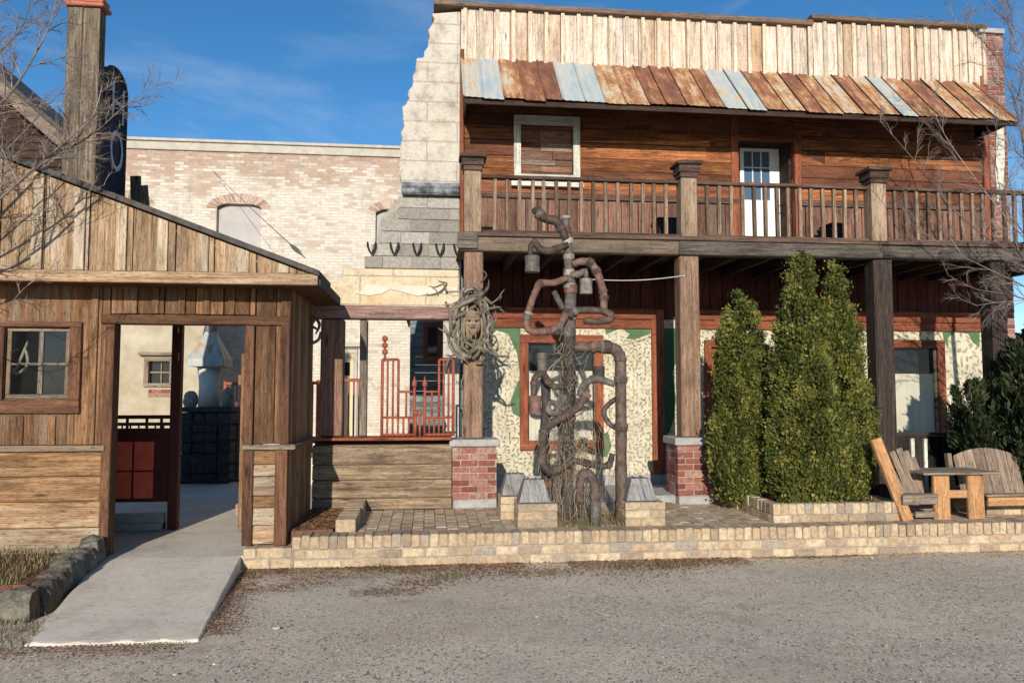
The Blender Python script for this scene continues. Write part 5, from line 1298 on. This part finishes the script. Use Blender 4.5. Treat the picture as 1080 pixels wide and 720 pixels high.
# bare trees
def twig(mb, p, d, L, r, depth, droop=0.0, wild=.55):
    n = 4; pts = [Vector(p)]; d = Vector(d).normalized(); kids = []
    for i in range(n):
        d = (d+Vector((random.gauss(0, .11), random.gauss(0, .11), random.gauss(0, .11)-droop*.06))).normalized()
        pts.append(pts[-1]+d*L/n); kids.append((pts[-1].copy(), d.copy()))
    mb.tube(pts, [r*(1-.6*i/n) for i in range(n+1)], 4 if r < .006 else 6, smooth=0 if depth < 2 else 2, caps=False)
    if depth > 0:
        for kp, kd in kids:
            for _ in range(random.choice((1, 2, 2))):
                s_ = Vector((random.gauss(0, 1), random.gauss(0, .7), random.gauss(0, 1))); s_ = (s_-kd*s_.dot(kd)).normalized()
                twig(mb, kp, kd+s_*R(.4, 1)*wild*1.6, L*R(.4, .66), r*.55, depth-1, droop, wild)
def limb(mb, lst, Y, r, kidL, depth, every=1, dy=0.0, up=.25, wild=.55):
    pts = [P(a, b, Y+dy*i) for i, (a, b) in enumerate(lst)]
    n = len(pts); mb.tube(pts, [r*(1-.8*i/(n-1)) for i in range(n)], 6, smooth=4, caps=False)
    for i in range(1, n):
        for f in ((.3, .7, 1.0) if every == 1 else (.6,)):
            p = pts[i-1].lerp(pts[i], f); d = (pts[i]-pts[i-1]).normalized()
            s_ = Vector((random.gauss(0, 1), random.gauss(0, .5), random.gauss(.2, 1))); s_ = (s_-d*s_.dot(d)).normalized()
            twig(mb, p, d*.8+s_*R(.5, 1)+Vector((0, 0, up)), kidL*R(.5, 1.1)*(1-.45*i/n), r*.4*(1-.6*i/n)+.0018, depth, wild=wild)
random.seed(21)
bt = thing('bare_tree', 'leafless tree with pale twigs spreading in front of the shed gable', 'tree', (-4.3, 6.35, .15))
mb = MB(); mb.tube([(-4.3, 6.35, .1), (-4.26, 6.33, .9), (-4.15, 6.3, 1.9), (-4.1, 6.3, 2.7), (-4.05, 6.3, 3.4)], [.075, .065, .05, .04, .03], 10, smooth=4); mb.build('trunk', M['bark'], bt, smooth=True)
mb = MB()
TY = 6.3
limb(mb, [(-90, 260), (-20, 225), (35, 178), (72, 147), (97, 124), (108, 90)], TY, .014, .35, 2)
limb(mb, [(-60, 240), (10, 200), (45, 172), (78, 154), (105, 136), (128, 115), (160, 92)], TY+.1, .011, .33, 2)
limb(mb, [(-100, 200), (-30, 130), (5, 105), (30, 70), (55, 20), (62, -30)], TY-.1, .013, .4, 2)
limb(mb, [(-100, 180), (-50, 100), (-5, 60), (25, 25), (35, -20)], TY, .014, .42, 2)
limb(mb, [(-90, 240), (-30, 190), (15, 150), (50, 112), (80, 78)], TY+.05, .009, .32, 2)
limb(mb, [(-90, 330), (-40, 345), (0, 330), (30, 300), (60, 285)], TY, .007, .22, 1)
limb(mb, [(-90, 290), (-30, 270), (10, 240), (60, 215), (110, 195)], TY+.3, .007, .25, 1)
limb(mb, [(-100, 160), (-60, 60), (-20, 10), (10, -30)], TY, .014, .5, 2)
mb.build('branches', M['bark'], bt)
bt2 = thing('bare_tree', 'leafless tree with a haze of fine twigs over the right end of the balcony', 'tree', (7.6, 8.2, PT))
mb = MB(); mb.tube([(7.6, 8.2, PT), (7.55, 8.2, 1.2), (7.5, 8.15, 2.2), (7.45, 8.1, 3.2), (7.4, 8.1, 4.4)], [.06, .05, .042, .034, .02], 10, smooth=4); mb.build('trunk', M['bark'], bt2, smooth=True)
mb = MB(); TY = 8.1
limb(mb, [(1120, 335), (1085, 305), (1045, 285), (1000, 262), (960, 235)], TY, .010, .42, 2, up=.3, wild=.4)
limb(mb, [(1120, 320), (1080, 275), (1040, 250), (1000, 215), (965, 170), (930, 130)], TY-.05, .011, .36, 2, up=.2, wild=.35)
limb(mb, [(1120, 290), (1070, 240), (1030, 190), (995, 140), (980, 100)], TY, .010, .40, 2, up=.2, wild=.35)
limb(mb, [(1115, 330), (1070, 312), (1030, 305), (1000, 290)], TY+.05, .007, .35, 1, up=.2)
limb(mb, [(1120, 230), (1085, 170), (1072, 110), (1050, 60), (1020, 30), (985, 18)], TY, .012, .45, 2, up=.2)
limb(mb, [(1120, 160), (1090, 100), (1070, 40), (1055, -10)], TY, .012, .5, 2)
limb(mb, [(1120, 260), (1090, 215), (1078, 150), (1065, 95), (1040, 70)], TY+.1, .009, .42, 2)
limb(mb, [(1120, 300), (1090, 260), (1060, 215), (1050, 170), (1052, 130)], TY, .009, .42, 2)
limb(mb, [(1120, 90), (1090, 50), (1060, 20), (1030, -10)], TY, .010, .42, 2)
for pp in ([(1125, 210), (1095, 160), (1080, 110), (1072, 60)], [(1125, 270), (1100, 230), (1075, 205), (1048, 190)], [(1125, 310), (1095, 285), (1065, 255), (1040, 225)], [(1125, 150), (1100, 120), (1075, 105), (1050, 98)], [(1125, 240), (1098, 200), (1085, 170), (1068, 150)], [(1125, 335), (1090, 318), (1060, 318), (1030, 322)]):
    limb(mb, pp, TY+R(-.15, .2), .008, .36, 2, up=.15)
mb.build('branches', M['bark'], bt2)
random.seed(33)

# ================================================================== BACKGROUND BUILDINGS
FY = 21.0
fb = thing('brick_building', 'whitewashed two storey brick building with arched boarded windows behind the courtyard', 'building', (-4, 21.2, 0))
fz = P(270, 150, FY).z
arches = [(228, 275, 207), (108, 152, 203), (396, 440, 213)]
mb = MB()
hs = []
for a, b, t_ in arches: hs.append((PX(a, FY, 240), PX(b, FY, 240), PZ(272, FY, a), PZ(t_+7, FY, a)))
for s0, s1, p, q_ in holes_split(-8.9, 3, .05, fz-.3, hs): mb.box(s0, s1, FY, FY+.35, p, q_)
mb.build('wall', M['farbrick'], fb)
mb = MB(); mb.box(-8.9, 3.0, FY-.06, FY+.4, fz-.3, fz-.08); mb.box(-8.9, 3.0, FY-.12, FY+.45, fz-.079, fz+.0); mb.build('cornice', M['cornice'], fb, bevel=.01)
for (a, b, t_), h in zip(arches, hs):
    x0, x1, z0_, z1_ = h; n = 12; rise = .16
    mb = MB(); cx = (x0+x1)/2; hw = (x1-x0)/2
    arcp = [(cx+hw*math.cos(math.pi*(1-k/n)), z1_-.15+rise*1.05*math.sin(math.pi*k/n)) for k in range(n+1)]
    # segmental brick arch over the opening
    for k in range(22):
        t0, t1 = k/22+.004, (k+1)/22-.004
        def pt(t, o): return (cx+(hw+o)*math.cos(math.pi*(1-t)), z1_-.15+(rise+o)*math.sin(math.pi*t))
        mb.prism([pt(t0, .01), pt(t1, .01), pt(t1, .26), pt(t0, .26)], FY-.004, FY+.1)
    fr = mb.build('window_arch', M['archbrick'], fb)
    mb = MB(); mb.box(x0-.02, x1+.02, FY+.36, FY+.42, z0_-.02, z1_+.02); mb.build('window_backing', M['farbrick'], fr)
    mb = MB(); mb.prism([(x0, z0_), (x1, z0_)]+[(x, z) for x, z in arcp[::-1]], FY+.16, FY+.2); mb.build('window_board', M['board'], fr)
dz = PZ(455, FY, 370)
mb = MB(); x0, x1 = PX(354, FY), PX(377, FY); zt = PZ(372, FY, 366)
frame(mb, x0, x1, FY-.07, FY-.002, .1, zt+.1, .12); mb.box(x0-.15, x1+.2, FY-.22, FY-.002, PZ(366, FY, 366), PZ(361, FY, 366)); mb.box(x0-.05, x1+.1, FY-.12, FY-.002, zt+.11, PZ(366, FY, 366)-.003)
df = mb.build('door', M['cornice'], fb, bevel=.01)
mb = MB(); mb.box(x0+.12, x1-.12, FY-.03, FY-.003, .1, zt-.02); mb.build('door_leaf', plain('cream door', (.68, .58, .36), (.6, .5, .3), 3), df)
mb = MB(); mb.box(x0+.2, x1-.2, FY-.04, FY-.031, PZ(396, FY, 366), PZ(382, FY, 366)); mb.build('pane', M['glass'], df)
mb = MB(); mb.box(PX(378, FY), PX(381, FY), FY-.1, FY-.003, .1, PZ(345, FY, 380)); mb.build('downpipe', M['palemetal'], fb)
# plaster house in the courtyard seen through the doorway
PY = 17.5
ph_ = thing('plaster_house', 'beige plastered courtyard house with a small window seen through the shed', 'building', (-6.5, 18, .1))
wx0, wx1, wz0, wz1 = PX(157, PY), PX(179, PY), PZ(404, PY, 165), PZ(381, PY, 165)
mb = MB(); xr = PX(205, PY)
for s0, s1, p, q_ in holes_split(-12, xr, .1, 4.1, [(wx0, wx1, wz0, wz1)]): mb.box(s0, s1, PY, PY+.25, p, q_)
mb.prism([(xr, .1), (xr+.12, .1), (xr+.05, .9), (xr+.14, 1.5), (xr+.04, 2.2), (xr+.2, 3.1), (xr+.1, 4.1), (xr, 4.1)], PY+.003, PY+.25)
mb.build('wall', M['beige'], ph_)
mb = MB(); mb.box(-12, xr, PY+.25, PY+2.5, 4.0, 4.1); mb.build('roof', M['shingle'], ph_)
mb = MB(); frame(mb, wx0-.1, wx1+.1, PY-.05, PY-.002, wz0-.08, wz1+.08, .1, .08, .08); mb.box(wx0-.2, wx1+.25, PY-.12, PY-.002, wz1+.13, wz1+.2)
for k in (1,): mb.box(wx0, wx1, PY+.04, PY+.07, (wz0+wz1)/2-.015, (wz0+wz1)/2+.015)
mb.box(wx0+(wx1-wx0)*.55-.012, wx0+(wx1-wx0)*.55+.012, PY+.041, PY+.069, wz0, wz1)
pwn = mb.build('window', M['chair'], ph_, bevel=.006)
mb = MB(); mb.box(wx0, wx1, PY+.08, PY+.09, wz0, wz1); mb.build('pane', M['glass'], pwn)
mb = MB(); bricks_face(mb, PX(184, PY), PX(190, PY), PY-.012, PZ(440, PY, 185), 10, bh=.085, bl=.17, depth=.02); bricks_face(mb, wx0, wx1+.1, PY-.012, wz0-.3, 2, bh=.085, bl=.18, depth=.02); mb.build('bare_bricks', M['redbrick'], ph_)
# forge with hood
fg = thing('forge', 'black stone forge with a flared sheet metal chimney hood', 'forge', (-3.55, 13.2, .1))
HY = 13.0
mb = MB()
x0, x1 = PX(190, HY), PX(244, HY)
for i in range(7):
    for j in range(4): mb.box(x0+(x1-x0)*j/4+.005, x0+(x1-x0)*(j+1)/4-.005, HY+R(-.015, .015), HY+.75, .1+i*.165, .1+(i+1)*.165-.008, jit=.01)
mb.build('stone_base', M['blackstone'], fg, bevel=.015)
mb = MB(); mb.box(x0-.03, x1+.03, HY-.04, HY+.8, 1.26, 1.33, jit=.01); mb.build('hearth_slab', M['blackstone'], fg, bevel=.01)
mb = MB(); cx = PX(216, HY); cy = HY+.3
zb, zm, zt = PZ(386, HY, 217), PZ(378, HY, 217), PZ(352, HY, 217)
def ring4(hx, hy, z): return [(cx-hx, cy-hy, z), (cx+hx, cy-hy, z), (cx+hx, cy+hy, z), (cx-hx, cy+hy, z)]
lv = [ring4(.29, .29, zb), ring4(.29, .29, zm), ring4(.2, .2, (zm+zt)/2-.02), ring4(.1, .1, zt), ring4(.085, .085, zt+.05)]
v = [p for l in lv for p in l]; fs = []
for i in range(len(lv)-1):
    for k in range(4): fs.append((i*4+k, i*4+(k+1) % 4, (i+1)*4+(k+1) % 4, (i+1)*4+k))
mb.add(v, fs, [[(v[i][0], v[i][2]) for i in f] for f in fs]); mb.build('hood', M['hood'], fg, bevel=.01)
mb = MB(); mb.tube([(cx, cy, zt), (cx+.02, cy, 3.3), (cx+.03, cy, 4.0)], .095, 14); mb.build('flue', M['hood'], fg, smooth=True)
mb = MB(); mb.lathe((cx-.01, cy, 1.34), [(.17, 0), (.16, .3), (.175, zb-1.34-.02)], 16); mb.build('fire_pot', M['palemetal'], fg, smooth=True)
mb = MB(); mb.ell((cx-.3, cy, 1.44), (.12, .12, .16), 12, 9, jit=.08); mb.build('rock', M['stone'], fg); mb = MB(); mb.ell((cx+.3, cy, 1.46), (.1, .12, .2), 12, 9, jit=.08); mb.build('rock', M['stone'], fg)
# dark railing at the back of the entrance floor
def railing(name, label, xa, xb, Y, z0, z1, m, n, mids=(), grp=None, r=.014):
    t = thing(name, label, 'railing', ((xa+xb)/2, Y, z0), grp); mb = MB()
    for x in (xa, xb): mb.box(x-.03, x+.03, Y-.03, Y+.03, z0, z1+.02, grain=2)
    mb.box(xa, xb, Y-.035, Y+.035, z1-.05, z1, grain=0); mb.box(xa, xb, Y-.025, Y+.025, z0+.08, z0+.12, grain=0)
    for f in mids: mb.box(xa, xb, Y-.02, Y+.02, z0+(z1-z0)*f-.018, z0+(z1-z0)*f+.018, grain=0)
    mb.build('frame', M[m], t, bevel=.004)
    for k in range(1, n):
        x = xa+(xb-xa)*k/n; mb = MB(); mb.tube([(x, Y, z0+.12), (x, Y, z1-.05)], r, 6); mb.build('baluster', M[m], t)
    return t
railing('deck_railing', 'dark iron railing in front of the black forge', -5.2, -2.55, 12.3, FL, 1.12, 'iron', 22, (.36, .72))
railing('courtyard_railing', 'red wooden railing left of the big timber post', PX(300, 12.5), PX(336, 12.5), 12.5, .55, PZ(402, 12.5, 330), 'redmetal', 6, (.2,), 'red courtyard railings')
railing('courtyard_railing', 'red wooden railing in front of the cream courtyard door', PX(352, 12.5), PX(384, 12.5), 12.5, .55, PZ(399, 12.5, 370), 'redmetal', 6, (.25,), 'red courtyard railings')
railing('courtyard_railing', 'red railing right of the forge', PX(238, 15), PX(262, 15), 15, .3, PZ(403, 15, 240), 'redmetal', 6, (.3,), 'red courtyard railings')
mb = MB(); bx = PX(300, 12.6); mb.box(bx, PX(392, 12.6), 12.56, 12.9, .1, .54); tag(mb.build('masonry_plinth', M['whiteplaster'], loc=(bx, 12.7, .1), bevel=.01), 'white plastered plinth below the red courtyard railings', 'plinth')
# blue-grey annex behind the right side of the gateway
an = thing('annex_building', 'shaded blue grey clapboard annex behind the gateway beside the saloon', 'building', (.1, 15, .1))
AYY = 14.2; xa, xb = PX(432, AYY), XL-.03
mb = MB(); boards_h(mb, xa, xb, AYY, AYY+.1, .1, 3.0, .16, tilt=.012); mb.box(xa, xa+.05, AYY+.1, 17, .1, 3.0); mb.build('wall', M['bluewall'], an)
mb = MB(); mb.box(xa-.1, xb, AYY-.1, 17, 3.0, 3.1); mb.build('roof', M['shingle'], an)
mb = MB(); frame(mb, PX(446, AYY), PX(466, AYY), AYY-.05, AYY-.016, PZ(381, AYY, 450), PZ(340, AYY, 450), .09); awn = mb.build('window', M['redtrim'], an)
mb = MB(); mb.box(PX(446, AYY)+.09, PX(466, AYY)-.09, AYY-.03, AYY-.017, PZ(381, AYY, 450)+.09, PZ(340, AYY, 450)-.09); mb.build('pane', M['glass'], awn)
# log cabin at the far left
lc = thing('log_cabin', 'dark gabled cabin rising behind the shed at the left edge', 'building', (-13, 20, 0))
CY = 19.0
pa, pb = P(0, 84, CY), P(66, 141, CY); s2 = (pa.z-pb.z)/(pb.x-pa.x); apx = pa.x-2.6; apz = pa.z+2.6*s2; ex = pb.x+.3; ez = pb.z-.3*s2
mb = MB(); z = 0
while z < apz-.15:
    hw_ = min((apz-z-.12)/s2, ex-apx-.3)
    mb.box(apx-hw_, apx+hw_, CY+1.1, CY+1.25, z, z+.19, grain=0, jit=.004); z += .2
mb.build('log_wall', M['darkwood'], lc, bevel=.02)  # dark wood puts the overhang's shade into the wall colour
mb = MB()
for sg in (1, -1):
    pts = [(apx, apz), (apx+sg*(ex-apx), ez), (apx+sg*(ex-apx), ez+.12), (apx, apz+.13)]; mb.prism(pts if sg > 0 else pts[::-1], CY, CY+5)
mb.build('roof', M['shingle'], lc)
mb = MB()
for sg in (1, -1):
    pts = [(apx, apz-.36), (apx+sg*(ex-apx-.02), ez-.36), (apx+sg*(ex-apx-.02), ez-.005), (apx, apz-.005)]; mb.prism(pts if sg > 0 else pts[::-1], CY-.02, CY+.03)
mb.build('barge_board', M['graybeam'], lc, bevel=.006)
# boxed timber tower post and blade sign
tw = thing('timber_chimney', 'tall boxed chimney of weathered boards with an orange cap', 'chimney', (-4.1, 9.3, 0))
TWY = 9.2
x0, x1 = PX(68, TWY, 100), PX(103, TWY, 100)
mb = MB(); zc = PZ(8, TWY, 90); w3 = (x1-x0)
for (a, b) in ((x0, x0+w3*.46), (x0+w3*.465, x1)): mb.box(a, b, TWY, TWY+.03, 0, zc, grain=2, jit=.002)
mb.box(x1-.03, x1-.002, TWY+.031, TWY+.13, 0, zc, grain=2); mb.box(x0+.002, x0+.03, TWY+.031, TWY+.13, 0, zc, grain=2)
mb.box(x0, x1, TWY+.131, TWY+.16, 0, zc, grain=2); mb.build('boards', M['tower'], tw, bevel=.006)
mb = MB(); mb.box(x0-.03, x1+.05, TWY-.05, TWY+.2, zc+.002, zc+.05, jit=.006); mb.box(x0-.01, x1+.03, TWY-.03, TWY+.18, zc+.051, zc+.13, jit=.006); mb.build('cap', M['capred'], tw, bevel=.01)
sg = thing('blade_sign', 'dark vertical sign with worn blue grey letters beside the boxed chimney', 'sign', (-3.9, 10, 0))
sx = -3.93; sy0, sy1 = 9.62, 10.3; szt = P(116, 78, 10).z
n = 10; prof_ = [(sy0, 1.0), (sy1, 1.0), (sy1, szt-.2)]+[(((sy0+sy1)/2+(sy1-sy0)/2*math.cos(math.pi*k/n)), szt-.2+.24*math.sin(math.pi*k/n)) for k in range(1, n)]+[(sy0, szt-.2)]
mb = MB(); mb.prism(prof_, sx-.1, sx, axis='x', vert=True); mb.build('board', M['signblue'], sg, bevel=.006)
mb = MB(); pts = [Vector((sx+.004, a, b)) for a, b in prof_[2:]]; mb.tube(pts, .022, 6); mb.tube([(sx+.004, sy0, 1), (sx+.004, sy0, szt-.2)], .02, 6); mb.tube([(sx+.004, sy1, 1), (sx+.004, sy1, szt-.2)], .02, 6); mb.build('edging', M['blackrail'], sg)
def letters(strokes, zc_, h, wdt, r=.03):
    mb = MB(); cy_ = (sy0+sy1)/2+.07
    for st in strokes: mb.tube([(sx+.008, cy_+(a-.5)*wdt, zc_+(b-.5)*h) for a, b in st], r, 6)
    # flatten to thin raised letters
    mb.v = [(sx+.002+max(0, (p[0]-sx-.008+r))*.2, p[1], p[2]) for p in mb.v]
    mb.build('letter', M['letter'], sg)
O_ = [(.5+.5*math.cos(k*math.pi/10), .5+.5*math.sin(k*math.pi/10)) for k in range(21)]
letters([[(0, 0), (0, 1)], [(1, 0), (1, 1)], [(0, .5), (1, .5)]], P(113, 108, 10).z, .46, .32)
letters([O_], P(112, 158, 10).z, .46, .34)
mb = MB(); board(mb, (-3.78, 10.45, 3.2), (-3.84, 10.45, 4.42), .12, .05, up=(0, -1, 0)); board(mb, (-3.62, 10.46, 3.2), (-3.74, 10.46, 4.3), .1, .05, up=(0, -1, 0))
tag(mb.build('leaning_planks', M['tower'], loc=(-3.7, 10.45, 3.2)), 'two ragged dark planks leaning beside the bottom of the blade sign', 'planks')

# ================================================================== SMALL THINGS
mb = MB(); a, b = P(225, 180, 20.95), P(322, 272, 7.85)
mb.tube([a+(b-a)*t_+Vector((0, 0, -.03*math.sin(math.pi*t_))) for t_ in [k/8 for k in range(9)]], .006, 5)
c_ = a.lerp(b, .93)+Vector((0, 0, -.0065)); e_ = a.lerp(b, .985)+Vector((0, 0, -.0015))
mb.tube([c_, c_.lerp(e_, .3), c_.lerp(e_, .7), e_], [.008, .022, .022, .008], 6)
tag(mb.build('guy_wire', M['wire'], loc=tuple(a)), 'thin guy wire with a tensioner slanting down behind the shed roof', 'wire')
mb = MB(); a, b = P(612, 294, 8.3), P(726, 290, 8.92)
mb.tube([a+(b-a)*t_+Vector((0, 0, -.04*math.sin(math.pi*t_))) for t_ in [k/8 for k in range(9)]], .005, 5)
tag(mb.build('cable', M['palemetal'], loc=tuple(a)), 'thin pale cable strung from the sculpture to the middle porch post', 'cable')
# stone retaining edge at the left of the ramp
rw = thing('stone_edging', 'rough dark stone edging holding the earth bed left of the ramp', 'wall', (-2.9, 6.4, 0))
def lumpy(path, wd, h0, h1, name, nn=90):
    mb = MB(); prof = [(-.5, 0), (-.52, .35), (-.5, .7), (-.36, .97), (0, 1.03), (.36, .97), (.5, .7), (.52, .35), (.5, 0)]; pts = [Vector(p) for p in path]
    Ls = [0]
    for a_, b_ in zip(pts[:-1], pts[1:]): Ls.append(Ls[-1]+(b_-a_).length)
    V = []; ph_ = [R(0, 6) for _ in range(8)]
    for i in range(nn+1):
        d_ = Ls[-1]*i/nn; k = max(j for j in range(len(pts)-1) if Ls[j] <= d_+1e-9); t_ = (d_-Ls[k])/(Ls[k+1]-Ls[k]); c_ = pts[k].lerp(pts[k+1], t_)
        tg_ = (pts[min(k+1, len(pts)-1)]-pts[k]).normalized(); s_ = Vector((tg_.y, -tg_.x, 0)); H = h0+(h1-h0)*i/nn
        joint = 1-.22*max(0, 1-abs(math.sin(d_*6.5+ph_[7]))*7)
        for j, (a_, b_) in enumerate(prof):
            q_ = 1+.05*math.sin(d_*9+j*1.1+ph_[0])+.04*math.sin(d_*21+j*1.7+ph_[1])+.035*math.sin(d_*43-j*1.3+ph_[2])+.03*math.sin(d_*80+j*2.3+ph_[3])+R(-.02, .02)
            V.append(c_+s_*a_*wd*q_*joint+Vector((0, 0, b_*H*(1+(q_-1)*.8)*joint)))
    n_ = len(prof); fs = [(i*n_+j, i*n_+j+1, (i+1)*n_+j+1, (i+1)*n_+j) for i in range(nn) for j in range(n_-1)]+[tuple(range(n_)), tuple(range(nn*n_+n_-1, nn*n_-1, -1))]
    mb.add(V, fs, [[(V[i].x, V[i].z) for i in f] for f in fs]); return mb.build(name, M['kerb'], rw, smooth=True)
lumpy([(-2.9, 7.19, -.02), (-2.86, 6.5, -.02), (-2.84, 5.98, -.02)], .22, .34, .2, 'rough_kerb', 150)
lumpy([(-2.76, 5.93, -.02), (-3.4, 5.88, -.02), (-4.2, 5.9, -.02), (-5.6, 5.95, -.02)], .24, .2, .22, 'rough_kerb', 300)
# litter, gravel, grass
def scatter(name, n, fn, size, mat, flat=True, thick=0):
    mb = MB(); 
    for _ in range(n):
        x, y, z = fn(); s_ = R(*size); a = R(0, 6.28); tl = R(-.4, .4)
        if flat:
            u_ = Vector((math.cos(a), math.sin(a), tl*.5))*s_; v_ = Vector((-math.sin(a), math.cos(a), R(-.4, .4)))*s_*R(.35, .6); p = Vector((x, y, z+s_*.15))
            mb.add([p-u_, p+v_, p+u_, p-v_], [(0, 1, 2, 3)], [[(0, 0)]*4], random.random())
        else:
            p = Vector((x, y, z+s_*.25)); k = [Vector((R(.6, 1)*s_, 0, 0)), Vector((0, R(.6, 1)*s_, 0)), Vector((0, 0, R(.4, .7)*s_))]; m_ = Matrix.Rotation(a, 3, 'Z'); k = [m_ @ q_ for q_ in k]
            vs = [p+k[0], p+k[1], p-k[0], p-k[1], p+k[2], p-k[2]]
            fs = [(0, 1, 4), (1, 2, 4), (2, 3, 4), (3, 0, 4), (1, 0, 5), (2, 1, 5), (3, 2, 5), (0, 3, 5)]; mb.add(vs, fs, [[(0, 0)]*3]*8, random.random())
    return kind(mb.build(name, M[mat]), 'stuff')
def wallfoot():
    while True:
        x = R(-1.6, 6.5); y = 7.17-abs(random.gauss(0, .16)); 
        if random.random() < (.9 if -1.6 < x < .9 else (.8 if 1.3 < x < 3 else .12)): return x, y, .018
def clumps():
    cs_ = [(-.9, 6.75, .25), (-.3, 6.3, .2), (.35, 6.9, .3), (.0, 6.55, .2), (1.9, 6.75, .35), (2.3, 6.95, .25), (-1.25, 6.5, .22), (.9, 6.8, .25)]
    c_ = random.choice(cs_); return random.gauss(c_[0], c_[2]), min(7.15, random.gauss(c_[1], c_[2]*.45)), .012
def rampside():
    t_ = random.random(); 
    if random.random() < .55: return -1.45-.17*t_+abs(random.gauss(0, .1)), 5.3+1.8*t_, .012
    return R(-3.1, -1.5), 5.2-abs(random.gauss(0, .12)), .008
scatter('leaf_litter', 7500, wallfoot, (.006, .017), 'deadleaf'); scatter('leaf_litter', 5200, clumps, (.005, .015), 'deadleaf'); scatter('leaf_litter', 3200, rampside, (.005, .015), 'deadleaf')
scatter('leaf_litter', 2600, lambda: (R(-1.25, -.86), R(7.44, 8.76), PT+.035), (.012, .03), 'deadleaf')
scatter('leaf_litter', 1500, lambda: (R(-4.2, -2.95), R(5.95, 7.2), .2), (.008, .02), 'deadleaf')
def lot():
    y = 4.0+3.1*random.random()**1.3; return R(-4.5, 6.8)*(y/6.0), y, .0
def okl():
    while True:
        x, y, z = lot()
        if not (-3.2 < x < -1.4 and y > 5.1) and y < 7.15: return x, y, z
scatter('loose_gravel', 9000, okl, (.003, .009), 'pebble', False)
for k, (px, py, sz, lb) in enumerate(((291, 662, .026, 'largest white paper scrap on the gravel right of the ramp'), (226, 700, .009, 'small white scrap on the gravel below the ramp'), (184, 711, .011, 'white scrap near the bottom edge left of centre'), (566, 650, .01, 'white scrap on the gravel in front of the sculpture'), (920, 588, .016, 'white scrap at the foot of the brick wall right of the trees'))):
    p = G(px, py, .012); mb = MB(); a = R(0, 6)
    pts = [(p.x+sz*math.cos(a+t_)*R(.7, 1.1), p.y+sz*math.sin(a+t_)*R(.7, 1.1)) for t_ in (0, 1.2, 2.4, 3.3, 4.7)]; mb.prism(pts, .012, .016, axis='z')
    tag(mb.build('paper_scrap', M['paper'], loc=(p.x, p.y, .01)), lb, 'scrap', 'white scraps on the gravel')
def grass(n, fn, h):
    mb = MB()
    for _ in range(n):
        x, y, z = fn(); a = R(0, 6.28); L = R(*h); w_ = R(.002, .005); d = Vector((math.cos(a), math.sin(a), 0)); p = Vector((x, y, z)); s_ = Vector((-d.y, d.x, 0))*w_
        m1 = p+d*L*.2+Vector((0, 0, L*.6)); t_ = p+d*L*R(.4, .8)+Vector((0, 0, L*R(.6, 1)))
        mb.add([p-s_, p+s_, m1+s_*.7, m1-s_*.7, t_], [(0, 1, 2, 3), (3, 2, 4)], [[(0, 0)]*4, [(0, 0)]*3], random.random())
    return kind(mb.build('grass', M['grass']), 'stuff')
grass(2600, lambda: (R(-5, -2.98), R(6.0, 7.22), .2), (.02, .08))
grass(900, lambda: (R(-3.6, -2.5), R(5.2, 5.8), .0), (.015, .06))
grass(500, lambda: (lambda c_: (random.gauss(c_[0], .09), min(7.16, random.gauss(c_[1], .05)), .0))(random.choice([(-.45, 7.1), (.2, 6.75), (1.1, 6.8), (1.75, 6.9), (-.2, 7.0), (2.2, 6.9)])), (.02, .07))
grass(1500, lambda: (R(1.0, 2.0), R(7.46, 8.1), PT), (.03, .1))
